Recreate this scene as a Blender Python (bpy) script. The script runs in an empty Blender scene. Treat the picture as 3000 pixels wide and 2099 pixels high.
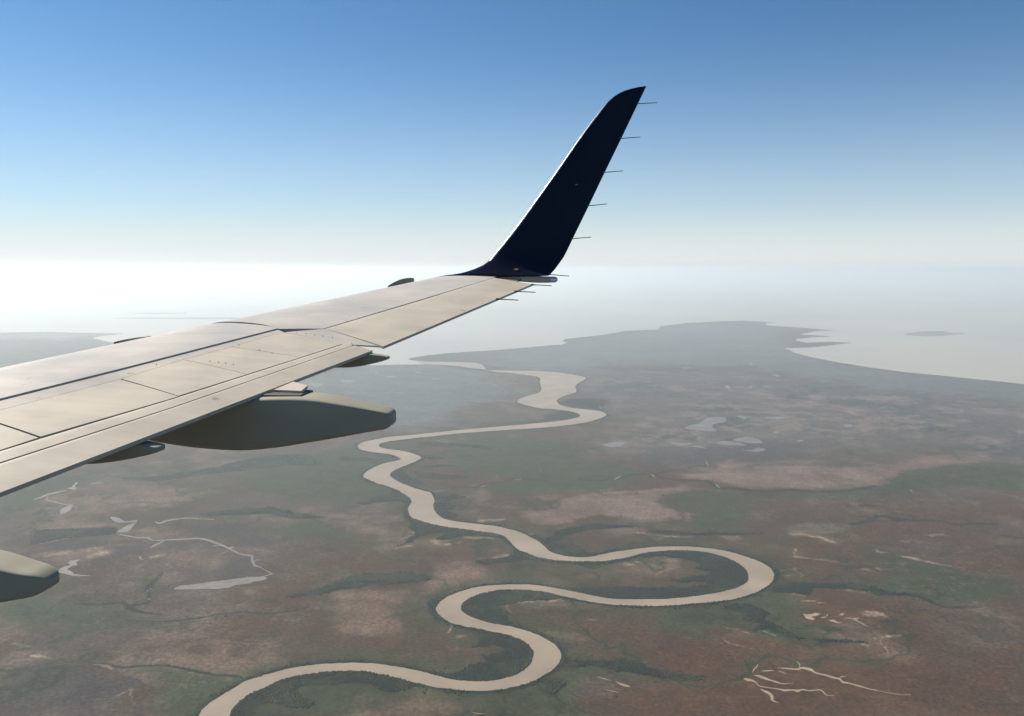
# An airliner's wing over a hazy tidal delta.  Metres; the aircraft flies near the origin, the ground lies 3000 m below.
import bpy, bmesh, math, random
import numpy as np
from mathutils import Vector
from mathutils.geometry import tessellate_polygon
S = bpy.context.scene
COL = S.collection
rad = math.radians
ALT = 3000.0

# ------------------------------------------------------------------ camera
cd = bpy.data.cameras.new('camera'); cam = bpy.data.objects.new('camera', cd); COL.objects.link(cam)
cd.sensor_width = 36.0; cd.lens = 30.0; cd.clip_start = 0.1; cd.clip_end = 3.0e6
cam.location = (0, 0, 0); cam.rotation_euler = (rad(90 - 5.9714), 0, 0)
S.camera = cam

# ------------------------------------------------------------------ sky, sun, exposure
SUN_EL, SUN_AZ = 38.0, -58.0          # azimuth clockwise from +Y
wd = bpy.data.worlds.new('World'); S.world = wd; wd.use_nodes = True
nt = wd.node_tree
sky = nt.nodes.new('ShaderNodeTexSky'); sky.sky_type = 'NISHITA'; sky.sun_disc = False
sky.sun_elevation = rad(SUN_EL); sky.sun_rotation = rad(SUN_AZ)
sky.altitude = 2500.0; sky.air_density = 1.0; sky.dust_density = 1.0; sky.ozone_density = 1.0
bgn = nt.nodes['Background']; bgn.inputs[1].default_value = 0.05
# thin white aerosol veil low over the horizon, all the way round
tcw = nt.nodes.new('ShaderNodeTexCoord'); sxyz = nt.nodes.new('ShaderNodeSeparateXYZ'); nt.links.new(tcw.outputs['Generated'], sxyz.inputs[0])
vr0 = nt.nodes.new('ShaderNodeMapRange'); vr0.inputs['From Min'].default_value = 0.0; vr0.inputs['From Max'].default_value = 0.30
vr0.inputs['To Min'].default_value = 1.0; vr0.inputs['To Max'].default_value = 0.0; nt.links.new(sxyz.outputs['Z'], vr0.inputs['Value'])
vrp = nt.nodes.new('ShaderNodeMath'); vrp.operation = 'POWER'; vrp.inputs[1].default_value = 2.35; nt.links.new(vr0.outputs[0], vrp.inputs[0])
vr = nt.nodes.new('ShaderNodeMath'); vr.operation = 'MULTIPLY'; vr.inputs[1].default_value = 0.93; nt.links.new(vrp.outputs[0], vr.inputs[0])
tint = nt.nodes.new('ShaderNodeMix'); tint.data_type = 'RGBA'; tint.blend_type = 'MULTIPLY'; tint.inputs[0].default_value = 1.0; tint.inputs[7].default_value = (0.64, 1.0, 1.20, 1)
nt.links.new(sky.outputs[0], tint.inputs[6])
veil = nt.nodes.new('ShaderNodeMix'); veil.data_type = 'RGBA'; veil.inputs[7].default_value = (8.75, 9.3, 9.3, 1)
nt.links.new(vr.outputs[0], veil.inputs[0]); nt.links.new(tint.outputs[2], veil.inputs[6])
# the lowest degrees turn creamy
lo0 = nt.nodes.new('ShaderNodeMapRange'); lo0.inputs['From Min'].default_value = 0.0; lo0.inputs['From Max'].default_value = 0.075
lo0.inputs['To Min'].default_value = 1.0; lo0.inputs['To Max'].default_value = 0.0; nt.links.new(sxyz.outputs['Z'], lo0.inputs['Value'])
lop = nt.nodes.new('ShaderNodeMath'); lop.operation = 'POWER'; lop.inputs[1].default_value = 1.6; nt.links.new(lo0.outputs[0], lop.inputs[0])
lom = nt.nodes.new('ShaderNodeMath'); lom.operation = 'MULTIPLY'; lom.inputs[1].default_value = 0.8; nt.links.new(lop.outputs[0], lom.inputs[0])
cream = nt.nodes.new('ShaderNodeMix'); cream.data_type = 'RGBA'; cream.inputs[7].default_value = (9.9, 9.8, 9.5, 1)
nt.links.new(lom.outputs[0], cream.inputs[0]); nt.links.new(veil.outputs[2], cream.inputs[6]); nt.links.new(cream.outputs[2], bgn.inputs[0])
sd = bpy.data.lights.new('sun', 'SUN'); sd.energy = 4.7; sd.angle = rad(0.5); sd.color = (1.0, 0.905, 0.785)
sun = bpy.data.objects.new('sun', sd); COL.objects.link(sun)
to_sun = Vector((math.sin(rad(SUN_AZ)) * math.cos(rad(SUN_EL)), math.cos(rad(SUN_AZ)) * math.cos(rad(SUN_EL)), math.sin(rad(SUN_EL))))
sun.rotation_euler = to_sun.to_track_quat('Z', 'Y').to_euler(); sun.location = to_sun * 50
S.view_settings.view_transform = 'Standard'; S.view_settings.look = 'None'
S.view_settings.exposure = 0.8; S.view_settings.gamma = 1.0; S.view_settings.use_curve_mapping = False
S.cycles.use_denoising = True
S.cycles.max_bounces = 6; S.cycles.volume_bounces = 1

# ------------------------------------------------------------------ helpers
def tag(o, **k):
    for a, v in k.items(): o[a] = v
    return o
def mesh_obj(name, verts, faces, mat, parent=None, smooth=None, link=True):
    me = bpy.data.meshes.new(name)
    me.from_pydata([tuple(v) for v in verts], [], [tuple(f) for f in faces]); me.update()
    if mat: me.materials.append(mat)
    if smooth is not None:
        me.shade_smooth(); me.set_sharp_from_angle(angle=rad(smooth))
    o = bpy.data.objects.new(name, me)
    if link: COL.objects.link(o)
    if parent: o.parent = parent
    return o
def empty(name, loc=(0, 0, 0)):
    o = bpy.data.objects.new(name, None); COL.objects.link(o); o.location = loc; o.empty_display_size = 1; return o
def new_mat(name):
    m = bpy.data.materials.new(name); m.use_nodes = True
    return m, m.node_tree, m.node_tree.nodes['Principled BSDF']
def ramp(nt, pts):
    r = nt.nodes.new('ShaderNodeValToRGB'); e = r.color_ramp.elements
    e[0].position, e[0].color = pts[0][0], (*pts[0][1], 1); e[1].position, e[1].color = pts[-1][0], (*pts[-1][1], 1)
    for p, c in pts[1:-1]:
        q = e.new(p); q.color = (*c, 1)
    return r
def noise(nt, scale, detail=5, rough=.55, coord='Object', vscale=None, rot=None):
    tc = nt.nodes.new('ShaderNodeTexCoord'); n = nt.nodes.new('ShaderNodeTexNoise')
    n.inputs['Scale'].default_value = scale; n.inputs['Detail'].default_value = detail; n.inputs['Roughness'].default_value = rough
    if vscale:
        mp = nt.nodes.new('ShaderNodeMapping'); mp.inputs['Scale'].default_value = vscale
        if rot: mp.inputs['Rotation'].default_value = rot
        nt.links.new(tc.outputs[coord], mp.inputs[0]); nt.links.new(mp.outputs[0], n.inputs[0])
    else: nt.links.new(tc.outputs[coord], n.inputs[0])
    return n
def mulcol(nt, a, b, fac=1.0):
    m = nt.nodes.new('ShaderNodeMix'); m.data_type = 'RGBA'; m.blend_type = 'MULTIPLY'; m.inputs[0].default_value = fac
    nt.links.new(a, m.inputs[6]); nt.links.new(b, m.inputs[7]); return m.outputs[2]
# ---- value noise on arrays
def vnoise(x, y, seed):
    xi = np.floor(x).astype(np.int64); yi = np.floor(y).astype(np.int64); fx = x - xi; fy = y - yi
    fx = fx * fx * (3 - 2 * fx); fy = fy * fy * (3 - 2 * fy)
    def hsh(a, b):
        n = (a * 374761393 + b * 668265263 + seed * 1442695041) & 0xffffffff
        n = ((n ^ (n >> 13)) * 1274126177) & 0xffffffff
        return ((n ^ (n >> 16)) & 0xffff) / 65535.0
    a = hsh(xi, yi); b = hsh(xi + 1, yi); c = hsh(xi, yi + 1); d = hsh(xi + 1, yi + 1)
    return (a * (1 - fx) + b * fx) * (1 - fy) + (c * (1 - fx) + d * fx) * fy
def fbm(x, y, size, seed, octs=4):
    v = 0; a = 1.0; t = 0; f = 1.0 / size
    ca, sa = math.cos(.6), math.sin(.6)
    for k in range(octs):
        v = v + a * vnoise(x * f, y * f, seed + k * 17); t += a; a *= .55; f *= 2.03; x, y = ca * x - sa * y, sa * x + ca * y
    return v / t            # about 0..1, mean .5
def sstep(a, b, x):
    t = np.clip((x - a) / (b - a), 0, 1); return t * t * (3 - 2 * t)
def poly_sd(px, py, poly):      # signed distance, positive inside
    P = np.asarray(poly, float); n = len(P); d2 = np.full(px.shape, 1e18); ins = np.zeros(px.shape, bool)
    for i in range(n):
        ax, ay = P[i]; bx, by = P[(i + 1) % n]; ex, ey = bx - ax, by - ay; wx, wy = px - ax, py - ay
        t = np.clip((wx * ex + wy * ey) / max(ex * ex + ey * ey, 1e-9), 0, 1)
        d2 = np.minimum(d2, (wx - ex * t) ** 2 + (wy - ey * t) ** 2)
        c = (ay > py) != (by > py)
        if c.any():
            xi = ax + (py - ay) / (by - ay if by != ay else 1e-9) * ex
            ins ^= c & (px < xi)
    return np.where(ins, 1, -1) * np.sqrt(d2)
def line_dist(px, py, line):
    P = np.asarray(line, float); d2 = np.full(px.shape, 1e18)
    for i in range(len(P) - 1):
        ax, ay = P[i][:2]; bx, by = P[i + 1][:2]; ex, ey = bx - ax, by - ay; wx, wy = px - ax, py - ay
        t = np.clip((wx * ex + wy * ey) / max(ex * ex + ey * ey, 1e-9), 0, 1)
        d2 = np.minimum(d2, (wx - ex * t) ** 2 + (wy - ey * t) ** 2)
    return np.sqrt(d2)
def sheet(name, poly, z, mat, depth=0.0, rough=0.0, step=0.0, seed=3):
    P = [tuple(p) for p in poly]
    if step > 0:
        Q = []
        for i in range(len(P)):
            a, b = P[i], P[(i + 1) % len(P)]; L = math.dist(a, b); k = max(1, min(60, int(L / step)))
            for j in range(k):
                t = j / k; Q.append((a[0] + (b[0] - a[0]) * t, a[1] + (b[1] - a[1]) * t))
        A = np.array(Q)
        nx = fbm(A[:, 0], A[:, 1], rough * 5, seed, 3) - .5; ny = fbm(A[:, 0] + 999, A[:, 1], rough * 5, seed + 5, 3) - .5
        A[:, 0] += nx * rough * 2; A[:, 1] += ny * rough * 2; P = [tuple(p) for p in A]
    area = sum(P[i - 1][0] * P[i][1] - P[i][0] * P[i - 1][1] for i in range(len(P)))
    if area < 0: P = P[::-1]
    n = len(P); V = [(x, y, z) for x, y in P]
    T = tessellate_polygon([[Vector((x, y, 0)) for x, y in P]])
    Fc = []
    for a, b, c in T:
        A_, B_, C_ = P[a], P[b], P[c]
        Fc.append((a, b, c) if (B_[0]-A_[0])*(C_[1]-A_[1])-(B_[1]-A_[1])*(C_[0]-A_[0]) > 0 else (a, c, b))
    if depth:
        V += [(x, y, z - depth) for x, y in P]
        Fc += [(i, n + i, n + (i + 1) % n, (i + 1) % n) for i in range(n)]
    return mesh_obj(name, V, Fc, mat)

# ------------------------------------------------------------------ traced ground data (metres east / north of the aircraft)
RIVER_A = [(-2095,5258),(-2098,5288),(-2103,5332),(-2107,5373),(-2110,5407),(-2113,5440),(-2115,5469),(-2116,5493),(-2117,5515),(-2116,5540),(-2112,5572),(-2105,5607),(-2096,5645),(-2083,5687),(-2067,5730),(-2051,5769),(-2036,5799),(-2020,5825),(-2004,5852),(-1991,5883),(-1977,5914),(-1959,5945),(-1930,5976),(-1896,6005),(-1863,6033),(-1833,6058),(-1804,6080),(-1774,6102),(-1742,6124),(-1708,6146),(-1674,6165),(-1639,6182),(-1603,6196),(-1566,6208),(-1529,6218),(-1491,6226),(-1453,6234),(-1415,6239),(-1376,6244),(-1337,6247),(-1298,6251),(-1258,6253),(-1219,6254),(-1179,6253),(-1138,6250),(-1098,6246),(-1057,6240),(-1016,6234),(-975,6225),(-933,6213),(-889,6199),(-851,6186),(-823,6177),(-799,6169),(-772,6159),(-739,6144),(-701,6127),(-665,6108),(-632,6088),(-600,6066),(-566,6046),(-528,6027),(-488,6010),(-447,5994),(-406,5981),(-365,5970),(-323,5963),(-277,5959),(-229,5959),(-186,5963),(-150,5970),(-118,5981),(-87,5994),(-57,6008),(-27,6024),(1,6043),(27,6064),(52,6088),(75,6117),(96,6151),(116,6190),(132,6227),(143,6259),(152,6289),(158,6323),(163,6364),(166,6408),(165,6449),(160,6482),(150,6512),(138,6542),(122,6576),(102,6611),(81,6642),(59,6666),(37,6687),(14,6707),(-8,6727),(-29,6748),(-55,6767),(-86,6784),(-121,6800),(-159,6817),(-200,6836),(-245,6855),(-291,6875),(-343,6897),(-396,6920),(-444,6942),(-480,6963),(-509,6983),(-536,7006),(-562,7036),(-585,7070),(-606,7105),(-626,7138),(-644,7172),(-658,7206),(-668,7237),(-675,7267),(-678,7298),(-677,7329),(-673,7360),(-667,7392),(-661,7424),(-652,7457),(-638,7494),(-618,7536),(-592,7582),(-562,7626),(-529,7665),(-491,7702),(-453,7736),(-416,7766),(-379,7792),(-339,7815),(-296,7834),(-251,7848),(-202,7860),(-148,7870),(-90,7877),(-34,7882),(17,7885),(66,7885),(115,7882),(165,7875),(214,7866),(263,7852),(312,7836),(361,7816),(409,7794),(457,7771),(504,7746),(552,7721),(598,7694),(645,7666),(691,7638),(736,7611),(782,7585),(827,7563),(873,7546),(920,7534),(966,7526),(1013,7520),(1061,7519),(1108,7518),(1154,7518),(1201,7519),(1247,7521),(1291,7522),(1334,7523),(1385,7528),(1446,7536),(1513,7548),(1582,7563),(1652,7582),(1722,7605),(1788,7628),(1845,7650),(1898,7673),(1949,7697),(2001,7725),(2052,7754),(2098,7783),(2136,7811),(2169,7838),(2199,7869),(2227,7903),(2252,7940),(2274,7978),(2291,8014),(2304,8050),(2315,8090),(2325,8136),(2334,8186),(2339,8234),(2340,8280),(2338,8325),(2334,8368),(2326,8410),(2316,8451),(2303,8491),(2288,8533),(2271,8576),(2249,8618),(2219,8661),(2185,8704),(2148,8742),(2112,8771),(2073,8794),(2033,8815),(1990,8833),(1946,8847),(1898,8858),(1844,8867),(1787,8871),(1734,8872),(1686,8868),(1642,8860),(1596,8848),(1546,8835),(1495,8819),(1443,8798),(1391,8771),(1338,8740),(1287,8709),(1238,8678),(1191,8646),(1144,8618),(1098,8594),(1053,8572),(1007,8554),(960,8540),(913,8530),(864,8523),(810,8520),(754,8521),(703,8523),(664,8523),(630,8525),(592,8529),(546,8536),(496,8545),(443,8561),(387,8583),(327,8612),(274,8647),(229,8692),(191,8743),(157,8788),(128,8816),(104,8837),(80,8872),(54,8933),(27,9008),(2,9080),(-19,9145),(-38,9207),(-56,9261),(-71,9304),(-84,9340),(-103,9373),(-130,9405),(-161,9434),(-199,9460),(-246,9483),(-299,9504),(-356,9526),(-413,9551),(-474,9576),(-539,9605),(-612,9636),(-690,9670),(-763,9705),(-828,9738),(-888,9771),(-943,9806),(-992,9846),(-1036,9889),(-1079,9932),(-1124,9972),(-1168,10013),(-1205,10060),(-1233,10113),(-1253,10171),(-1271,10236),(-1287,10310),(-1300,10389),(-1309,10464),(-1311,10532),(-1310,10596),(-1308,10655),(-1305,10706),(-1302,10752),(-1305,10802),(-1312,10852),(-1325,10905),(-1354,10979),(-1408,11091),(-1477,11224),(-1542,11337),(-1593,11412),(-1638,11468),(-1691,11527),(-1756,11599),(-1829,11673),(-1898,11749),(-1962,11828),(-2024,11907),(-2075,11979),(-2112,12036),(-2140,12085),(-2160,12137),(-2171,12197),(-2174,12260),(-2173,12327),(-2168,12398),(-2159,12473),(-2144,12551),(-2123,12638),(-2095,12728),(-2065,12813),(-2034,12889),(-1999,12960),(-1960,13024),(-1911,13081),(-1857,13132),(-1814,13180),(-1783,13221),(-1763,13260),(-1761,13306),(-1783,13368),(-1824,13436),(-1872,13501),(-1928,13557),(-1991,13610),(-2052,13654),(-2103,13683),(-2152,13704),(-2210,13735),(-2290,13780),(-2379,13835),(-2459,13907),(-2525,14007),(-2581,14123),(-2620,14228),(-2638,14309),(-2638,14379),(-2630,14450),(-2617,14527),(-2595,14604),(-2561,14679),(-2513,14746),(-2453,14809),(-2390,14875),(-2327,14949),(-2261,15026),(-2184,15093),(-2090,15142),(-1985,15181),(-1879,15225),(-1778,15277),(-1676,15334),(-1573,15393),(-1473,15453),(-1372,15516),(-1261,15582),(-1176,15635),(-1081,15691),(-860,15803),(-392,16024),(202,16301),(670,16528),(895,16657),(995,16736),(1073,16806),(1159,16879),(1223,16943),(1278,17011),(1328,17084),(1368,17161),(1392,17249),(1401,17354),(1394,17469),(1369,17581),(1325,17685),(1264,17787),(1190,17880),(1102,17966),(1001,18044),(899,18111),(797,18152),(694,18182),(597,18237),(508,18336),(424,18460),(346,18591),(266,18726),(191,18867),(139,19011),(119,19155),(121,19301),(142,19450),(185,19601),(246,19754),(314,19909),(391,20071),(476,20235),(551,20390),(612,20513),(663,20627),(702,20792),(726,21044),(737,21346),(743,21643),(741,21917),(734,22186),(732,22447),(747,22706),(767,22958),(772,23185),(758,23378),(728,23547),(672,23703),(583,23846),(469,23976),(345,24108),(215,24254),(75,24402),(-62,24526),(-197,24602),(-330,24654),(-444,24726),(-529,24839),(-595,24972),(-662,25106),(-732,25242),(-802,25380),(-887,25498),(-998,25571),(-1126,25625),(-1256,25714),(-1380,25878),(-1507,26078),(-1650,26255),(-1817,26386),(-2001,26493),(-2192,26583),(-2414,26657),(-2644,26713),(-2806,26750)]
RIVER_B = [(-1852,5258),(-1860,5288),(-1871,5332),(-1882,5373),(-1890,5407),(-1898,5440),(-1904,5469),(-1911,5493),(-1916,5513),(-1918,5533),(-1917,5555),(-1914,5576),(-1909,5603),(-1903,5636),(-1895,5674),(-1885,5710),(-1872,5742),(-1856,5772),(-1839,5799),(-1822,5820),(-1803,5837),(-1782,5860),(-1757,5894),(-1729,5934),(-1699,5969),(-1668,5994),(-1635,6015),(-1601,6033),(-1567,6049),(-1531,6062),(-1495,6074),(-1459,6084),(-1422,6094),(-1385,6102),(-1349,6109),(-1313,6115),(-1272,6118),(-1220,6120),(-1163,6119),(-1115,6115),(-1084,6109),(-1061,6101),(-1033,6090),(-993,6075),(-949,6058),(-910,6041),(-879,6026),(-853,6012),(-827,5998),(-802,5982),(-777,5966),(-748,5950),(-711,5935),(-670,5920),(-629,5904),(-590,5888),(-551,5871),(-512,5857),(-474,5846),(-436,5838),(-398,5831),(-360,5824),(-323,5819),(-285,5816),(-248,5814),(-211,5815),(-174,5819),(-137,5825),(-100,5835),(-63,5846),(-25,5859),(13,5875),(50,5892),(85,5911),(118,5932),(149,5955),(177,5979),(202,6005),(228,6035),(256,6070),(285,6110),(310,6150),(332,6190),(350,6231),(364,6270),(374,6306),(380,6341),(382,6376),(382,6413),(378,6450),(372,6486),(364,6518),(354,6548),(339,6580),(319,6615),(294,6652),(268,6687),(242,6719),(214,6749),(186,6777),(158,6802),(129,6826),(101,6848),(73,6870),(44,6892),(14,6911),(-19,6926),(-55,6939),(-92,6953),(-130,6969),(-170,6986),(-208,7006),(-243,7030),(-277,7056),(-309,7083),(-337,7108),(-362,7134),(-384,7160),(-404,7187),(-421,7213),(-434,7240),(-445,7266),(-453,7293),(-457,7321),(-457,7351),(-453,7383),(-444,7416),(-431,7452),(-414,7489),(-394,7526),(-370,7560),(-343,7594),(-312,7626),(-277,7654),(-239,7680),(-198,7702),(-155,7720),(-110,7733),(-63,7741),(-11,7743),(42,7741),(94,7736),(141,7732),(186,7726),(230,7715),(273,7699),(315,7678),(354,7656),(385,7636),(414,7615),(447,7593),(490,7568),(538,7543),(585,7518),(629,7495),(673,7473),(722,7452),(779,7431),(841,7410),(903,7392),(965,7378),(1028,7368),(1085,7361),(1132,7357),(1174,7356),(1221,7356),(1277,7357),(1339,7358),(1402,7363),(1466,7373),(1531,7386),(1596,7399),(1661,7411),(1726,7424),(1793,7440),(1862,7460),(1932,7483),(1998,7508),(2057,7534),(2111,7563),(2164,7595),(2217,7635),(2268,7679),(2316,7723),(2362,7766),(2405,7810),(2443,7855),(2478,7905),(2508,7957),(2534,8005),(2553,8044),(2566,8077),(2578,8118),(2590,8174),(2600,8237),(2606,8293),(2605,8337),(2599,8374),(2589,8414),(2575,8460),(2556,8509),(2534,8554),(2512,8592),(2487,8627),(2457,8666),(2420,8715),(2377,8767),(2332,8815),(2286,8854),(2239,8887),(2190,8916),(2139,8940),(2087,8959),(2035,8975),(1981,8990),(1927,9002),(1873,9010),(1817,9013),(1760,9012),(1703,9010),(1646,9007),(1589,9002),(1531,8992),(1472,8976),(1412,8955),(1353,8933),(1292,8911),(1232,8888),(1176,8865),(1125,8843),(1078,8820),(1034,8798),(993,8775),(954,8753),(917,8732),(881,8710),(847,8689),(813,8673),(780,8663),(748,8658),(714,8657),(677,8660),(639,8668),(602,8679),(566,8695),(530,8715),(496,8738),(466,8764),(438,8793),(413,8831),(391,8885),(371,8948),(353,9010),(336,9065),(321,9118),(301,9170),(276,9218),(245,9265),(213,9317),(178,9379),(140,9446),(98,9507),(48,9558),(-7,9604),(-58,9644),(-101,9680),(-141,9711),(-180,9737),(-219,9756),(-258,9770),(-304,9786),(-361,9807),(-426,9831),(-491,9856),(-556,9883),(-622,9910),(-682,9940),(-732,9970),(-775,10001),(-814,10038),(-847,10082),(-875,10133),(-902,10191),(-929,10263),(-954,10342),(-974,10418),(-987,10481),(-995,10541),(-1001,10606),(-1002,10682),(-1001,10763),(-1006,10852),(-1024,10957),(-1048,11070),(-1069,11161),(-1080,11211),(-1089,11240),(-1107,11268),(-1140,11299),(-1183,11330),(-1231,11370),(-1283,11422),(-1340,11483),(-1398,11552),(-1459,11630),(-1521,11716),(-1578,11799),(-1628,11880),(-1673,11958),(-1711,12031),(-1742,12097),(-1767,12157),(-1783,12218),(-1789,12280),(-1786,12343),(-1777,12410),(-1763,12482),(-1742,12558),(-1714,12637),(-1675,12723),(-1629,12812),(-1585,12903),(-1544,12997),(-1507,13093),(-1478,13180),(-1459,13251),(-1449,13312),(-1449,13370),(-1458,13427),(-1476,13480),(-1502,13534),(-1535,13589),(-1576,13644),(-1622,13701),(-1673,13764),(-1729,13828),(-1791,13886),(-1863,13932),(-1942,13971),(-2016,14012),(-2084,14056),(-2149,14101),(-2201,14155),(-2239,14225),(-2266,14304),(-2280,14375),(-2285,14430),(-2278,14478),(-2257,14525),(-2219,14577),(-2167,14629),(-2109,14679),(-2047,14724),(-1978,14767),(-1908,14811),(-1839,14856),(-1768,14902),(-1688,14955),(-1597,15017),(-1498,15086),(-1389,15158),(-1270,15236),(-1141,15317),(-1002,15393),(-873,15451),(-733,15504),(-518,15582),(-151,15711),(292,15865),(649,15998),(837,16085),(937,16151),(1036,16221),(1163,16301),(1288,16384),(1401,16476),(1499,16580),(1586,16693),(1666,16806),(1743,16922),(1813,17039),(1869,17150),(1910,17246),(1937,17336),(1949,17435),(1945,17557),(1926,17688),(1889,17804),(1829,17890),(1751,17959),(1658,18033),(1541,18116),(1410,18202),(1295,18300),(1208,18412),(1138,18535),(1084,18674),(1047,18836),(1026,19014),(1019,19184),(1026,19337),(1048,19483),(1084,19631),(1137,19784),(1204,19940),(1279,20099),(1369,20263),(1466,20431),(1541,20589),(1578,20723),(1592,20847),(1601,20998),(1607,21199),(1608,21425),(1619,21643),(1643,21833),(1677,22014),(1724,22212),(1791,22449),(1872,22703),(1940,22934),(1993,23123),(2034,23288),(2048,23441),(2030,23576),(1986,23698),(1915,23837),(1814,24010),(1688,24201),(1547,24385),(1396,24563),(1231,24734),(1054,24871),(864,24957),(662,25008),(464,25047),(273,25072),(86,25084),(-99,25106),(-293,25147),(-483,25198),(-631,25256),(-712,25309),(-750,25369),(-779,25468),(-804,25613),(-820,25797),(-851,26029),(-899,26352),(-961,26723),(-1053,27022),(-1187,27195),(-1351,27296),(-1527,27370),(-1714,27424),(-1912,27452),(-2111,27476),(-2312,27494),(-2513,27509),(-2696,27547),(-2863,27638),(-3012,27753),(-3114,27835)]
RIVER_MID = [(-1988,5315),(-2013,5555),(-1915,5837),(-1735,6036),(-1486,6150),(-1135,6182),(-876,6111),(-592,5972),(-266,5889),(95,6018),(271,6375),(120,6721),(-151,6896),(-442,7070),(-562,7284),(-523,7485),(-347,7705),(-70,7808),(235,7786),(491,7660),(768,7510),(1107,7439),(1426,7451),(1777,7530),(2108,7676),(2359,7919),(2471,8294),(2355,8635),(2028,8896),(1704,8938),(1376,8853),(1079,8703),(815,8597),(549,8614),(318,8768),(198,8988),(76,9293),(-227,9614),(-530,9737),(-770,9849),(-961,10000),(-1121,10325),(-1154,10579),(-1165,10861),(-1341,11267),(-1509,11494),(-1705,11739),(-1873,11980),(-1973,12217),(-1961,12473),(-1882,12740),(-1731,13007),(-1654,13459),(-1904,13754),(-2153,13901),(-2356,14083),(-2452,14341),(-2417,14574),(-2248,14777),(-2034,14957),(-1776,15093),(-1485,15272),(-1154,15473),(-1013,15552),(-629,15720),(-483,15789),(-338,15858),(390,16135),(536,16204),(873,16388),(1188,16607),(1441,16878),(1624,17187),(1515,17788),(1259,18062),(1141,18170),(1000,18245),(781,18538),(695,18673),(591,19073),(580,19231),(639,19610),(695,19761),(863,20140),(930,20286),(1118,20682),(1158,21047),(1175,21531),(1180,21692),(1178,21853),(1228,22298),(1234,22459),(1351,22981),(1340,23140),(1113,24024),(774,24396),(375,24607),(-18,24752),(-144,24849),(-280,24931),(-626,25145),(-780,25391),(-881,25510),(-1055,25874),(-1150,26004),(-1244,26134),(-1718,26890),(-2148,27027),(-2303,27070),(-2750,27148)]
SEA = [(-35373,36510),(-27630,38828),(-24117,40100),(-23326,40431),(-21915,40565),(-20507,40232),(-19397,39969),(-18331,39774),(-17991,39454),(-18379,38341),(-18224,37063),(-16597,35044),(-14139,33535),(-9500,29537),(-5968,26960),(-4259,26451),(-3548,26683),(-2806,26750),(-3114,27835),(-3431,28204),(-3489,28355),(-3307,28854),(-3012,29534),(-2325,30290),(-1508,30950),(-651,31405),(144,32114),(696,32705),(1410,33369),(2049,33899),(2309,34613),(2100,35592),(2307,36504),(3169,37660),(4043,38472),(5472,41361),(7254,42279),(7872,44937),(8855,46022),(9729,47350),(11414,48554),(13370,49534),(14930,47878),(14067,47220),(13514,45350),(14321,44411),(15020,43074),(15787,41712),(14735,41211),(13470,39593),(13249,39140),(14334,37843),(13263,37429),(12162,36472),(11959,35861),(12023,34767),(13190,35124),(13791,34627),(12551,33408),(11388,32580),(10339,32151),(10164,30431),(10275,28641),(10503,27265),(10906,25934),(11472,24690),(11994,23992),(12488,23331),(12955,22706),(13383,22113),(14165,20631),(15010,17653),(16139,13675),(76139,13675),(200000,20000),(500000,150000),(420000,440000),(150000,600000),(-150000,600000),(-420000,440000),(-500000,150000),(-200000,60000)]
BEACH = [(10387,32134),(10280,31350),(10186,30360),(10210,29497),(10288,28694),(10387,27996),(10525,27333),(10706,26656),(10928,25995),(11205,25325),(11495,24745),(11764,24369),(12026,24060),(12277,23724),(12520,23396),(12755,23072),(12988,22767),(13255,22467),(13462,22246),(13512,22328),(13351,22628),(13130,23014),(12902,23336),(12661,23656),(12416,23990),(12165,24335),(11910,24669),(11649,25071),(11361,25669),(11083,26354),(10861,27030),(10683,27728),(10558,28434),(10469,29174),(10396,30001),(10358,30832),(10388,31646),(10442,32287)]
ISLAND = [(18116,39320),(18345,39630),(18686,39945),(19030,40243),(19342,40539),(19656,40818),(19964,41014),(20297,41108),(20620,41116),(20824,41014),(20803,40732),(20666,40349),(20621,40055),(20836,39976),(21140,39979),(21222,39869),(20894,39525),(20356,39077),(19860,38698),(19475,38422),(19125,38206),(18821,38096),(18560,38121),(18340,38250),(18183,38438),(18083,38688),(18046,39002)]
HEADLANDS = [[(-25733,57339),(-24367,58429),(-22177,58290),(-21817,57339),(-23587,56548)],[(-24264,51783),(-23264,52671),(-16792,52447),(-14599,51566),(-19390,50925)]]
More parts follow.
